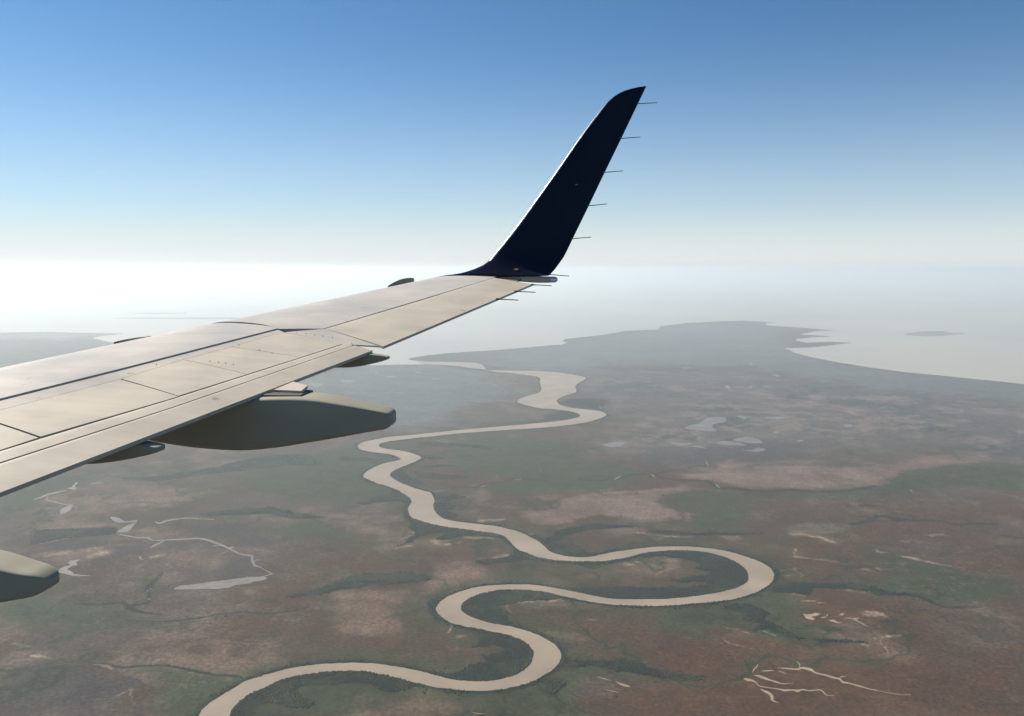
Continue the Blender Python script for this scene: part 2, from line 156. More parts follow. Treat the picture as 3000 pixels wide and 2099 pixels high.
PONDS = [[(1533,14356),(1601,14461),(1716,14548),(1844,14599),(1940,14582),(1933,14419),(1874,14246),(1777,14176),(1672,14170),(1579,14246)],[(3272,15825),(3339,16030),(3460,16240),(3530,16297),(3620,16382),(3786,16723),(3983,17057),(4196,17136),(4335,17057),(4265,16803),(4124,16528),(4000,16410),(3889,16311),(3820,16145),(3782,15961),(3801,15751),(3797,15600),(3675,15615),(3520,15692),(3368,15739)],[(3893,14815),(4028,14957),(4195,15056),(4283,15001),(4335,14875),(4369,14702),(4358,14548),(4257,14497),(4136,14502),(4055,14557),(3988,14640),(3913,14721)],[(3566,14582),(3630,14657),(3723,14698),(3830,14662),(3926,14582),(3994,14461),(4004,14356),(3893,14338),(3752,14356),(3656,14386),(3588,14435),(3557,14506)],[(3803,13903),(3886,13913),(4003,13945),(4076,14071),(4134,14170),(4190,14097),(4212,13977),(4159,13883),(4078,13820),(4008,13835),(3938,13872),(3849,13888)],[(4940,14698),(5052,14771),(5167,14815),(5136,14731),(5061,14640),(4980,14651)],[(5144,17136),(5266,17198),(5440,17215),(5632,17168),(5727,17088),(5518,16973),(5263,16903),(5156,17002)],[(6430,16311),(6523,16363),(6584,16339),(6527,16167),(6438,16002),(6363,15994),(6319,16057),(6357,16185)],[(2752,14640),(2837,14610),(2944,14548),(3055,14531),(3120,14502),(3054,14402),(2945,14323),(2843,14355),(2760,14435),(2733,14549)],[(3027,14279),(3110,14300),(3209,14279),(3267,14176),(3278,14083),(3193,14095),(3090,14148),(3036,14217)],[(4574,17246),(4626,17303),(4696,17294),(4728,17204),(4736,17088),(4710,16979),(4667,16933),(4609,17076)],[(4815,15600),(4871,15632),(4922,15626),(4931,15551),(4911,15470),(4849,15438),(4792,15444),(4789,15518)],[(-4525,9507),(-4530,9571),(-4516,9654),(-4509,9723),(-4496,9784),(-4466,9847),(-4436,9873),(-4423,9813),(-4414,9719),(-4395,9614),(-4394,9528),(-4459,9496)],[(-4878,10125),(-4834,10119),(-4762,10078),(-4690,10003),(-4619,9941),(-4549,9960),(-4492,9986),(-4457,9943),(-4452,9895),(-4495,9890),(-4558,9895),(-4617,9890),(-4678,9895),(-4741,9932),(-4800,9986),(-4854,10064)],[(-5669,10415),(-5678,10527),(-5662,10617),(-5646,10646),(-5619,10617),(-5566,10499),(-5518,10365),(-5498,10265),(-5511,10220),(-5589,10295)],[(-2839,24726),(-2762,24782),(-2672,24784),(-2631,24674),(-2630,24554),(-2700,24513),(-2782,24526),(-2830,24620)],[(-2225,23364),(-2176,23415),(-2115,23415),(-2085,23319),(-2080,23210),(-2122,23159),(-2174,23159),(-2212,23255)],[(-3575,23837),(-3426,23837),(-3267,23783),(-3225,23670),(-3255,23572),(-3378,23572),(-3511,23624),(-3578,23737)],[(-3994,24784),(-3948,24773),(-3889,24668),(-3860,24487),(-3853,24329),(-3886,24311),(-3930,24385),(-3973,24593)],[(-5373,22387),(-5196,22387),(-4982,22252),(-4924,22052),(-4939,21856),(-5017,21727),(-5130,21727),(-5286,22052)],[(-4641,23016),(-4444,22962),(-4230,22802),(-4177,22610),(-4212,22455),(-4355,22438),(-4515,22524),(-4622,22785)],[(-259,9978),(-188,10019),(-111,10041),(-87,10009),(-99,9963),(-165,9931),(-235,9916),(-265,9940)],[(7636,27265),(7724,27407),(7756,27352),(7641,26920),(7508,26500),(7451,26449),(7447,26583),(7529,26920)],[(5221,25934),(5367,25969),(5494,25934),(5479,25821),(5400,25699),(5269,25626),(5159,25621),(5158,25772)],[(7413,24163),(7494,24180),(7562,24094),(7547,23882),(7499,23690),(7430,23674),(7374,23756),(7376,23966)],[(5498,21828),(5561,21921),(5601,21856),(5567,21521),(5509,21198),(5449,21150),(5411,21252),(5441,21538)],[(6084,21688),(6145,21761),(6184,21744),(6144,21553),(6084,21359),(6035,21315),(6008,21359),(6035,21519)]]
LITPOOLS = [[(3047.5,13221.6),(3028.1,13110.0),(3007.5,12975.7),(3001.1,12874.6),(2999.2,12805.9),(3007.8,12820.5),(3018.4,12903.0),(3032.5,13011.9),(3045.3,13131.8),(3055.9,13231.8)],[(2026.5,12244.8),(2035.9,12206.0),(2046.6,12160.5),(2058.7,12112.1),(2067.7,12065.0),(2074.8,12081.8),(2075.8,12155.3),(2072.5,12243.0),(2051.8,12270.5),(2032.8,12272.4)],[(1447.1,11929.5),(1482.6,11970.7),(1526.3,12027.3),(1564.7,12103.9),(1593.6,12166.2),(1594.0,12188.6),(1565.5,12163.6),(1526.6,12119.8),(1482.2,12029.3),(1446.9,11950.5)],[(2846.3,11741.0),(2840.3,11661.0),(2837.2,11566.7),(2850.2,11510.1),(2863.0,11474.9),(2870.6,11493.3),(2869.3,11555.7),(2867.6,11634.2),(2860.5,11702.3),(2854.3,11756.9)],[(-1086.2,11257.0),(-1063.3,11270.3),(-1028.4,11286.2),(-984.2,11310.9),(-936.7,11347.0),(-889.7,11405.7),(-853.6,11454.5),(-856.8,11475.5),(-892.8,11426.6),(-940.5,11374.5),(-988.5,11346.1),(-1033.1,11323.1),(-1066.6,11294.8),(-1089.1,11278.0)],[(-428.6,11540.9),(-414.0,11554.2),(-395.1,11569.4),(-377.2,11595.7),(-363.0,11614.1),(-365.2,11635.8),(-379.8,11622.0),(-398.9,11607.1),(-416.8,11581.1),(-430.8,11562.4)],[(46.6,11941.1),(67.5,11937.9),(94.3,11929.7),(121.2,11931.1),(142.0,11930.8),(142.5,11954.5),(121.6,11958.8),(94.8,11966.0),(67.8,11963.6),(46.9,11964.9)],[(414.4,12555.6),(416.3,12527.8),(418.5,12492.0),(423.9,12464.2),(428.0,12442.4),(433.6,12456.5),(431.7,12484.0),(429.5,12519.8),(424.1,12547.8),(420.0,12569.9)],[(-231.6,12162.5),(-225.9,12155.2),(-218.6,12145.4),(-211.3,12149.7),(-205.5,12151.8),(-205.3,12176.3),(-211.0,12183.1),(-218.3,12193.5),(-225.7,12189.7),(-231.5,12187.1)],[(5430.9,11409.3),(5420.5,11369.1),(5409.9,11321.6),(5408.4,11287.8),(5408.3,11263.2),(5419.5,11279.5),(5429.2,11318.2),(5440.5,11366.6),(5442.6,11401.7),(5442.2,11426.1)],[(-3416.8,7773.2),(-3412.7,7765.6),(-3407.6,7757.5),(-3403.4,7755.5),(-3400.3,7755.2),(-3401.4,7763.4),(-3405.5,7770.9),(-3410.6,7779.1),(-3414.9,7781.1),(-3418.0,7781.4)],[(-3418.9,7712.5),(-3412.6,7709.1),(-3405.0,7705.7),(-3400.1,7709.1),(-3396.7,7712.5),(-3401.0,7722.7),(-3407.3,7726.1),(-3415.0,7729.4),(-3419.9,7726.1),(-3423.3,7722.7)],[(-3329.7,7513.3),(-3321.7,7510.1),(-3311.8,7506.9),(-3304.7,7510.1),(-3299.4,7513.3),(-3303.5,7523.0),(-3311.5,7526.2),(-3321.4,7529.4),(-3328.6,7526.2),(-3333.9,7523.0)],[(1914.7,18607.9),(1908.8,18487.8),(1903.1,18339.7),(1904.1,18210.9),(1906.6,18116.2),(1920.9,18152.1),(1926.1,18266.4),(1930.7,18409.9),(1928.4,18538.0),(1925.4,18635.5)],[(7162.8,16727.7),(7224.5,16735.2),(7311.1,16786.4),(7429.7,17011.1),(7519.9,17210.3),(7515.3,17218.9),(7429.5,17035.2),(7337.6,16866.4),(7248.5,16794.6),(7181.8,16773.8)]]
CHANNELS = [[(-2486.6,8058.4),(-2463.1,8071.2),(-2430.1,8089.6),(-2402.1,8107.9),(-2381.1,8123.4),(-2364.6,8139.5),(-2365.2,8176.9),(-2389.7,8206.4),(-2423.5,8231.0),(-2455.0,8257.3),(-2478.1,8286.2),(-2500.8,8319.0),(-2527.6,8353.3),(-2561.2,8385.6),(-2597.0,8417.5),(-2625.7,8451.4),(-2643.9,8488.7),(-2660.6,8533.9),(-2676.9,8576.4),(-2689.8,8612.2),(-2709.3,8666.0),(-2742.0,8714.8),(-2783.3,8738.1),(-2831.2,8753.9),(-2875.4,8774.3),(-2911.3,8804.8),(-2944.0,8840.2),(-2975.8,8875.4),(-3005.2,8907.4),(-3034.4,8939.9),(-3069.4,8976.1),(-3113.1,9017.6),(-3161.9,9061.9),(-3210.5,9105.1),(-3256.6,9147.1),(-3303.0,9188.5),(-3351.1,9225.0),(-3400.2,9257.1),(-3451.0,9284.1),(-3505.1,9300.2),(-3563.2,9300.6),(-3623.8,9290.2),(-3684.5,9277.2),(-3746.3,9261.7),(-3808.2,9243.7),(-3865.3,9231.7),(-3916.3,9227.6),(-3962.8,9229.5),(-4004.0,9239.3),(-4037.7,9263.3),(-4067.9,9296.5),(-4101.0,9321.7),(-4133.5,9323.8),(-4164.8,9315.7),(-4199.1,9315.7),(-4238.2,9332.9),(-4281.2,9358.4),(-4328.3,9382.1),(-4385.7,9401.2),(-4446.6,9418.2),(-4490.4,9431.8),(-4484.2,9416.9),(-4438.5,9398.8),(-4373.2,9370.6),(-4313.5,9344.8),(-4268.1,9323.7),(-4227.4,9304.7),(-4189.0,9290.9),(-4152.6,9287.9),(-4119.0,9290.2),(-4087.2,9284.9),(-4058.8,9263.6),(-4028.9,9232.9),(-3992.9,9209.2),(-3950.9,9199.9),(-3904.2,9198.3),(-3852.6,9201.2),(-3794.0,9209.8),(-3730.3,9222.9),(-3667.2,9234.2),(-3606.0,9245.0),(-3545.6,9253.9),(-3488.0,9250.9),(-3434.4,9229.5),(-3383.7,9196.5),(-3334.8,9161.1),(-3288.5,9126.4),(-3244.1,9089.4),(-3198.9,9050.2),(-3150.9,9008.2),(-3102.9,8964.8),(-3060.4,8924.3),(-3026.9,8887.7),(-2997.7,8852.8),(-2967.2,8820.3),(-2935.9,8792.4),(-2904.2,8767.7),(-2868.0,8742.2),(-2821.9,8716.8),(-2772.1,8690.9),(-2734.6,8661.1),(-2723.9,8638.2),(-2718.9,8609.5),(-2703.2,8558.3),(-2681.0,8505.7),(-2655.3,8451.6),(-2624.0,8402.5),(-2590.0,8372.7),(-2555.6,8352.9),(-2525.0,8330.9),(-2500.5,8301.4),(-2477.9,8268.0),(-2452.7,8235.4),(-2419.7,8206.7),(-2386.3,8180.8),(-2371.5,8165.5),(-2376.5,8167.0),(-2391.9,8152.8),(-2412.3,8135.9),(-2438.5,8112.6),(-2469.0,8087.4),(-2490.8,8069.7)],[(-3850.0,9192.1),(-3864.0,9168.4),(-3883.4,9133.8),(-3898.7,9094.1),(-3905.6,9044.6),(-3908.3,8991.1),(-3911.2,8956.1),(-3904.0,8944.2),(-3896.4,8971.3),(-3883.6,9007.1),(-3871.4,9046.0),(-3860.5,9092.1),(-3850.0,9142.4),(-3842.6,9178.3)],[(-3901.6,8710.6),(-3903.8,8693.7),(-3907.3,8670.3),(-3891.7,8624.9),(-3864.3,8601.2),(-3836.0,8589.2),(-3814.9,8578.3),(-3819.0,8590.4),(-3841.3,8604.8),(-3873.1,8629.7),(-3890.9,8646.8),(-3890.5,8650.1),(-3894.0,8679.4),(-3894.6,8700.1)],[(-3062.2,8943.2),(-3052.7,8943.5),(-3039.3,8944.4),(-3027.2,8948.7),(-3017.7,8959.9),(-3009.5,8974.6),(-3002.1,8980.5),(-3007.2,8994.0),(-3015.4,8990.3),(-3029.6,8991.2),(-3042.5,8988.7),(-3052.7,8979.3),(-3061.5,8966.4),(-3067.6,8957.1)],[(-3030.3,8861.2),(-3038.9,8844.2),(-3052.0,8822.4),(-3064.1,8800.7),(-3074.4,8778.9),(-3084.7,8759.0),(-3092.5,8746.7),(-3086.9,8734.4),(-3079.1,8746.7),(-3067.0,8762.5),(-3054.5,8779.9),(-3043.3,8803.7),(-3032.7,8831.0),(-3024.6,8848.8)],[(-2677.1,8544.2),(-2666.0,8544.8),(-2649.9,8545.1),(-2634.8,8548.2),(-2621.4,8556.5),(-2608.8,8567.6),(-2598.7,8571.3),(-2602.8,8583.8),(-2613.1,8580.4),(-2629.6,8581.4),(-2645.3,8579.8),(-2659.2,8572.7),(-2672.1,8563.0),(-2681.3,8556.6)],[(-3197.0,9054.1),(-3205.6,9051.2),(-3218.6,9049.3),(-3230.7,9044.9),(-3240.9,9035.6),(-3250.3,9024.6),(-3258.2,9020.2),(-3252.8,9006.6),(-3244.9,9011.0),(-3231.8,9012.6),(-3219.3,9015.8),(-3208.7,9024.0),(-3199.0,9034.5),(-3191.7,9040.4)],[(-4261.0,9910.9),(-4237.9,9882.1),(-4203.4,9841.6),(-4169.8,9823.2),(-4147.8,9848.1),(-4130.2,9894.3),(-4108.3,9935.8),(-4078.0,9964.5),(-4042.6,9989.4),(-4005.3,10010.6),(-3968.1,10029.8),(-3929.3,10044.9),(-3887.1,10050.9),(-3840.1,10042.1),(-3789.4,10024.0),(-3737.3,10008.5),(-3678.3,9999.6),(-3618.2,9993.2),(-3575.3,9986.8),(-3580.9,10003.6),(-3623.9,10010.2),(-3686.3,10022.9),(-3747.0,10037.1),(-3800.0,10055.7),(-3851.7,10076.0),(-3900.5,10087.2),(-3944.5,10083.2),(-3984.7,10069.9),(-4023.5,10053.5),(-4063.0,10036.8),(-4101.3,10016.9),(-4134.4,9990.9),(-4158.3,9950.1),(-4176.2,9904.8),(-4193.9,9878.5),(-4216.8,9883.1),(-4243.8,9905.6),(-4264.4,9925.1)],[(-6243.4,10897.3),(-6229.9,10913.4),(-6210.9,10938.0),(-6195.0,10972.0),(-6188.5,11019.7),(-6185.3,11075.8),(-6176.6,11127.3),(-6156.6,11169.0),(-6130.5,11206.8),(-6105.8,11244.9),(-6083.4,11288.8),(-6062.5,11332.8),(-6048.0,11363.8),(-6062.4,11388.9),(-6081.7,11365.9),(-6109.1,11333.0),(-6136.7,11297.8),(-6164.2,11264.2),(-6191.9,11228.2),(-6213.3,11186.5),(-6223.6,11134.7),(-6227.3,11078.6),(-6231.6,11028.7),(-6240.1,10984.4),(-6249.4,10944.6),(-6256.0,10917.3)],[(-5893.9,11667.2),(-5878.8,11685.0),(-5856.1,11709.0),(-5829.2,11726.0),(-5797.5,11736.9),(-5761.2,11740.2),(-5735.2,11741.6),(-5746.3,11764.7),(-5772.3,11763.3),(-5809.4,11761.1),(-5844.0,11755.2),(-5869.0,11733.4),(-5890.8,11707.5),(-5906.0,11689.5)],[(-5915.0,11741.8),(-5902.7,11754.0),(-5885.1,11771.4),(-5867.4,11788.9),(-5849.6,11806.5),(-5831.8,11824.1),(-5819.4,11836.5),(-5831.4,11859.5),(-5843.9,11847.1),(-5861.7,11829.5),(-5879.4,11811.8),(-5897.1,11794.3),(-5914.8,11776.8),(-5927.1,11764.5)],[(-5171.7,9082.1),(-5140.4,9111.8),(-5095.3,9154.5),(-5048.7,9195.7),(-5007.6,9235.3),(-4966.7,9276.0),(-4923.9,9314.0),(-4873.0,9350.7),(-4819.2,9382.7),(-4781.0,9404.7),(-4788.9,9419.5),(-4827.2,9397.5),(-4881.5,9366.0),(-4934.3,9332.5),(-4978.0,9295.5),(-5019.1,9254.8),(-5059.4,9213.6),(-5103.7,9168.5),(-5148.8,9125.6),(-5180.1,9095.9)],[(-6200.1,11162.2),(-6169.4,11081.8),(-6127.5,10971.9),(-6072.7,10868.2),(-6017.6,10817.7),(-5966.9,10797.2),(-5918.5,10775.6),(-5873.3,10742.5),(-5827.5,10706.6),(-5778.7,10674.6),(-5719.9,10648.2),(-5659.1,10626.1),(-5614.7,10607.3),(-5623.5,10626.0),(-5668.3,10645.4),(-5734.5,10679.0),(-5797.0,10714.3),(-5846.5,10750.1),(-5893.3,10788.5),(-5941.3,10824.1),(-5991.2,10846.0),(-6039.1,10863.1),(-6076.5,10892.3),(-6113.6,10961.8),(-6158.9,11071.3),(-6189.7,11151.5)],[(-5532.9,10530.7),(-5527.4,10528.8),(-5517.4,10521.6),(-5508.4,10516.7),(-5501.8,10516.7),(-5495.6,10517.5),(-5490.0,10515.5),(-5498.8,10534.0),(-5504.3,10536.0),(-5514.0,10542.4),(-5523.3,10548.1),(-5530.3,10548.8),(-5536.2,10547.3),(-5541.8,10549.2)]]
WEDGE = [(-3174,7744),(-3182,7778),(-3167,7820),(-3129,7846),(-3070,7872),(-2983,7910),(-2885,7951),(-2785,7987),(-2692,8019),(-2626,8048),(-2567,8070),(-2492,8086),(-2429,8085),(-2398,8053),(-2397,8010),(-2440,7971),(-2494,7936),(-2519,7911),(-2544,7892),(-2594,7880),(-2642,7863),(-2656,7827),(-2682,7792),(-2766,7774),(-2872,7764),(-2981,7758),(-3079,7755),(-3140,7744)]
SPITS = [[(-4519.6,8208.6),(-4542.0,8303.5),(-4530.8,8368.0),(-4502.5,8400.6),(-4525.2,8466.5),(-4559.4,8466.5),(-4556.9,8550.4),(-4493.4,8584.3),(-4481.2,8594.6),(-4479.4,8499.9),(-4420.2,8417.0),(-4460.2,8384.3),(-4466.5,8287.6),(-4397.3,8240.0),(-4324.1,8161.9),(-4117.8,8100.5),(-4322.5,8115.8),(-4412.3,8161.9)],[(-6130.5,11477.3),(-6077.1,11537.5),(-6156.6,11784.6),(-6126.9,11803.5),(-6061.8,11598.3),(-5969.7,11447.4),(-5985.3,11388.1),(-6076.7,11447.4)]]
SANDS = [[(2004.9,6166.6),(2017.5,6164.0),(2035.4,6159.1),(2054.5,6153.8),(2074.8,6147.8),(2096.6,6141.3),(2116.0,6136.5),(2131.2,6133.8),(2144.2,6132.8),(2157.4,6134.5),(2170.5,6142.5),(2179.3,6150.5),(2188.3,6152.2),(2205.0,6144.0),(2224.7,6129.5),(2239.5,6115.6),(2244.5,6105.5),(2246.4,6092.3),(2253.7,6077.3),(2268.8,6065.2),(2287.8,6053.9),(2308.2,6041.6),(2331.5,6025.9),(2356.5,6008.9),(2377.0,5995.4),(2390.4,5989.3),(2398.6,5986.9),(2402.7,5982.5),(2402.7,5970.7),(2400.2,5951.4),(2403.0,5932.6),(2414.2,5924.9),(2428.7,5922.5),(2445.2,5917.3),(2464.4,5905.5),(2485.9,5890.7),(2506.0,5876.5),(2522.2,5864.2),(2537.3,5852.3),(2555.8,5840.2),(2580.4,5827.7),(2608.3,5815.2),(2635.9,5802.8),(2661.1,5789.3),(2686.3,5775.7),(2714.8,5765.3),(2753.0,5759.4),(2794.1,5755.6),(2823.2,5753.3),(2826.0,5759.1),(2796.9,5761.5),(2755.8,5765.2),(2718.5,5772.6),(2690.6,5783.9),(2665.8,5797.9),(2640.9,5812.1),(2613.6,5825.5),(2586.2,5839.0),(2562.5,5852.7),(2545.4,5866.8),(2531.7,5881.2),(2516.2,5895.3),(2495.5,5909.1),(2473.1,5922.5),(2453.7,5934.5),(2438.8,5943.7),(2427.4,5951.4),(2420.7,5959.7),(2419.2,5970.9),(2420.4,5987.9),(2418.4,6005.0),(2410.9,6012.2),(2401.6,6014.0),(2388.8,6019.6),(2369.2,6034.2),(2345.0,6053.1),(2322.1,6070.5),(2301.4,6083.1),(2282.5,6093.7),(2269.0,6105.1),(2265.3,6117.9),(2265.7,6134.3),(2259.7,6152.3),(2243.0,6167.6),(2221.3,6181.0),(2201.2,6187.8),(2184.7,6181.9),(2172.7,6169.5),(2163.7,6162.1),(2152.6,6159.4),(2139.9,6159.0),(2124.5,6160.0),(2104.7,6163.2),(2082.3,6168.0),(2060.8,6171.5),(2040.0,6172.7),(2020.4,6172.6),(2007.1,6173.2)],[(2166.4,6161.4),(2174.9,6175.9),(2187.0,6197.9),(2196.2,6223.5),(2196.2,6247.1),(2191.7,6267.4),(2189.5,6282.9),(2185.7,6278.0),(2187.8,6262.5),(2188.6,6238.7),(2187.1,6218.5),(2181.2,6200.7),(2171.7,6179.5),(2164.3,6163.9)],[(2409.0,6004.8),(2414.6,6009.1),(2422.1,6013.8),(2430.3,6017.6),(2441.9,6020.9),(2455.7,6023.8),(2465.3,6025.0),(2467.8,6031.4),(2458.9,6032.3),(2446.7,6034.3),(2434.8,6033.2),(2424.0,6025.9),(2415.1,6016.2),(2409.3,6010.1)],[(1966.8,6130.0),(1952.3,6130.1),(1932.2,6131.0),(1912.9,6130.1),(1895.7,6125.4),(1879.6,6118.9),(1868.8,6115.7),(1867.2,6109.2),(1877.3,6109.8),(1891.4,6108.5),(1907.4,6109.1),(1927.4,6113.5),(1949.5,6119.7),(1965.0,6123.5)],[(1995.6,6116.5),(2000.0,6109.8),(2005.8,6099.3),(2012.9,6089.6),(2022.4,6081.3),(2033.1,6073.8),(2040.0,6067.1),(2043.0,6073.0),(2037.0,6081.4),(2029.4,6095.3),(2021.5,6106.9),(2013.0,6114.0),(2004.3,6118.8),(1998.6,6122.7)],[(1788.9,6045.9),(1798.7,6038.1),(1812.1,6026.5),(1824.1,6015.4),(1833.6,6005.6),(1843.5,5995.1),(1854.1,5984.9),(1864.9,5976.7),(1875.7,5969.6),(1887.5,5961.5),(1901.4,5951.1),(1916.4,5939.7),(1930.3,5929.9),(1940.2,5921.5),(1949.6,5914.4),(1964.8,5911.5),(1992.4,5916.1),(2025.5,5924.8),(2048.6,5929.5),(2050.3,5935.7),(2027.1,5931.0),(1995.6,5927.3),(1969.8,5926.9),(1956.7,5931.5),(1948.6,5939.2),(1939.1,5948.8),(1925.7,5960.0),(1911.3,5972.7),(1898.2,5984.9),(1887.5,5995.6),(1878.3,6005.7),(1869.3,6016.3),(1861.0,6029.7),(1852.4,6044.3),(1840.5,6055.0),(1823.1,6057.2),(1804.2,6054.4),(1791.1,6052.2)],[(1700.6,5989.1),(1705.2,5980.9),(1712.2,5969.5),(1720.9,5960.3),(1731.9,5956.4),(1744.0,5955.1),(1754.4,5952.5),(1762.3,5948.2),(1768.9,5942.5),(1774.5,5933.6),(1776.7,5918.3),(1778.0,5897.8),(1786.3,5879.8),(1806.1,5868.7),(1831.9,5860.6),(1856.3,5853.1),(1877.2,5845.7),(1896.8,5838.7),(1913.2,5831.5),(1923.7,5822.4),(1931.7,5812.6),(1944.1,5806.6),(1964.0,5808.8),(1986.5,5815.0),(2005.1,5817.3),(2016.0,5809.9),(2024.1,5798.5),(2036.0,5792.8),(2051.6,5801.6),(2064.4,5814.8),(2077.2,5822.7),(2092.2,5819.4),(2109.2,5810.6),(2128.6,5805.4),(2153.0,5810.4),(2178.6,5819.0),(2197.4,5821.2),(2205.9,5812.3),(2209.6,5796.9),(2212.7,5782.0),(2214.6,5770.6),(2215.8,5759.3),(2222.0,5750.2),(2237.2,5745.6),(2256.3,5743.2),(2269.6,5740.6),(2272.0,5746.4),(2258.8,5749.0),(2241.2,5754.6),(2228.2,5762.2),(2224.4,5770.8),(2224.2,5781.4),(2222.8,5794.2),(2220.3,5810.5),(2216.3,5828.7),(2205.3,5840.3),(2183.9,5837.4),(2157.7,5827.6),(2134.5,5822.4),(2116.5,5827.7),(2100.1,5837.4),(2084.5,5844.1),(2069.4,5842.3),(2057.1,5837.3),(2048.8,5835.1),(2039.3,5834.7),(2026.9,5835.7),(2011.7,5836.4),(1992.4,5835.3),(1971.3,5833.9),(1953.7,5834.2),(1942.4,5837.3),(1932.9,5842.4),(1920.1,5848.3),(1902.5,5853.6),(1882.3,5859.3),(1861.0,5865.9),(1836.4,5873.0),(1810.8,5881.1),(1792.1,5892.0),(1785.2,5907.5),(1784.4,5926.6),(1782.8,5945.1),(1778.3,5959.2),(1773.1,5970.5),(1766.1,5980.4),(1756.6,5988.9),(1745.8,5995.7),(1735.3,5999.9),(1724.0,6000.8),(1712.3,5999.5),(1704.1,5998.3)],[(1780.9,5837.2),(1786.3,5823.6),(1794.0,5804.4),(1801.7,5786.7),(1809.3,5773.8),(1816.1,5763.2),(1819.7,5753.6),(1819.9,5742.4),(1818.4,5727.5),(1817.1,5713.0),(1815.8,5700.2),(1813.5,5683.1),(1816.2,5666.7),(1826.7,5657.6),(1840.5,5651.6),(1850.2,5647.4),(1852.6,5652.9),(1844.2,5660.0),(1833.3,5670.9),(1827.2,5682.9),(1829.3,5692.1),(1834.8,5705.0),(1840.2,5723.7),(1843.2,5743.2),(1845.0,5763.9),(1843.1,5784.3),(1835.9,5798.4),(1826.5,5807.3),(1816.8,5815.3),(1805.3,5825.3),(1792.7,5835.4),(1783.8,5842.6)],[(1796.2,6089.9),(1804.3,6104.3),(1815.9,6124.2),(1826.9,6142.0),(1836.8,6155.5),(1847.8,6169.4),(1859.0,6185.8),(1869.8,6206.4),(1879.5,6227.5),(1886.5,6241.6),(1884.6,6244.7),(1877.1,6231.5),(1866.1,6213.8),(1855.4,6197.6),(1845.3,6184.9),(1834.0,6171.5),(1822.4,6154.5),(1811.1,6131.9),(1801.1,6108.6),(1794.2,6092.5)],[(2865.5,7083.6),(2880.6,7085.0),(2900.1,7082.7),(2916.1,7077.2),(2924.8,7067.7),(2930.8,7055.0),(2937.9,7039.3),(2947.1,7021.0),(2957.0,7000.2),(2967.5,6978.8),(2979.8,6954.4),(2991.8,6928.1),(2999.8,6909.1),(3004.5,6916.5),(2996.5,6935.5),(2985.6,6963.7),(2975.8,6992.2),(2967.4,7017.1),(2959.2,7041.0),(2951.1,7061.4),(2944.2,7077.6),(2937.1,7090.6),(2925.9,7098.6),(2906.5,7098.7),(2883.8,7093.6),(2868.7,7092.2)],[(2691.3,7112.0),(2700.3,7112.5),(2712.9,7112.1),(2727.9,7120.8),(2743.3,7145.2),(2755.9,7173.0),(2764.8,7191.9),(2762.3,7194.5),(2753.0,7176.5),(2739.8,7153.6),(2729.2,7138.5),(2717.9,7130.0),(2703.9,7123.4),(2694.2,7120.7)],[(626.7,6023.6),(637.2,6014.9),(652.0,6000.6),(668.8,5988.0),(689.7,5979.7),(712.4,5973.3),(728.1,5967.4),(729.3,5973.6),(713.6,5979.5),(691.8,5990.2),(671.7,6000.8),(654.6,6010.8),(638.8,6020.9),(628.3,6029.5)],[(757.0,5960.0),(762.5,5948.0),(770.1,5929.9),(780.1,5912.7),(793.0,5898.3),(807.5,5885.4),(820.6,5876.3),(831.7,5872.6),(841.5,5872.5),(848.2,5872.8),(850.2,5880.5),(845.6,5887.6),(838.7,5897.9),(829.4,5907.9),(816.3,5916.6),(800.9,5925.0),(787.4,5933.7),(776.1,5944.4),(766.1,5956.0),(759.4,5965.1)],[(667.9,5835.4),(683.3,5826.9),(704.5,5813.9),(723.6,5803.2),(738.6,5798.2),(751.3,5795.5),(759.8,5793.1),(760.9,5798.9),(752.4,5801.4),(740.2,5806.3),(725.8,5812.9),(706.4,5821.9),(684.6,5832.7),(669.3,5841.2)],[(-279.5,5525.1),(-271.1,5519.3),(-258.8,5509.2),(-243.0,5501.6),(-221.3,5499.1),(-196.6,5498.9),(-179.1,5497.7),(-179.1,5503.0),(-196.7,5504.3),(-221.3,5508.1),(-242.7,5512.7),(-257.9,5518.2),(-270.4,5524.4),(-278.8,5530.2)],[(2543.1,7187.4),(2565.7,7173.8),(2631.4,7183.5),(2661.6,7202.9),(2699.0,7187.4),(2667.8,7154.6),(2628.0,7129.7),(2599.0,7135.4),(2606.6,7069.1),(2575.7,7046.6),(2536.3,7087.9)],[(2677.3,7116.3),(2730.7,7135.4),(2709.0,7097.3),(2674.8,7087.9)],[(2714.8,7050.3),(2764.2,7059.7),(2777.2,7013.1),(2827.0,7003.9),(2766.8,6985.5),(2739.2,7013.1)],[(2850.3,7154.6),(2876.7,7193.2),(2904.2,7183.5),(2873.7,7145.0)],[(2921.0,7087.9),(3005.6,7106.8),(2948.4,7041.0)]]
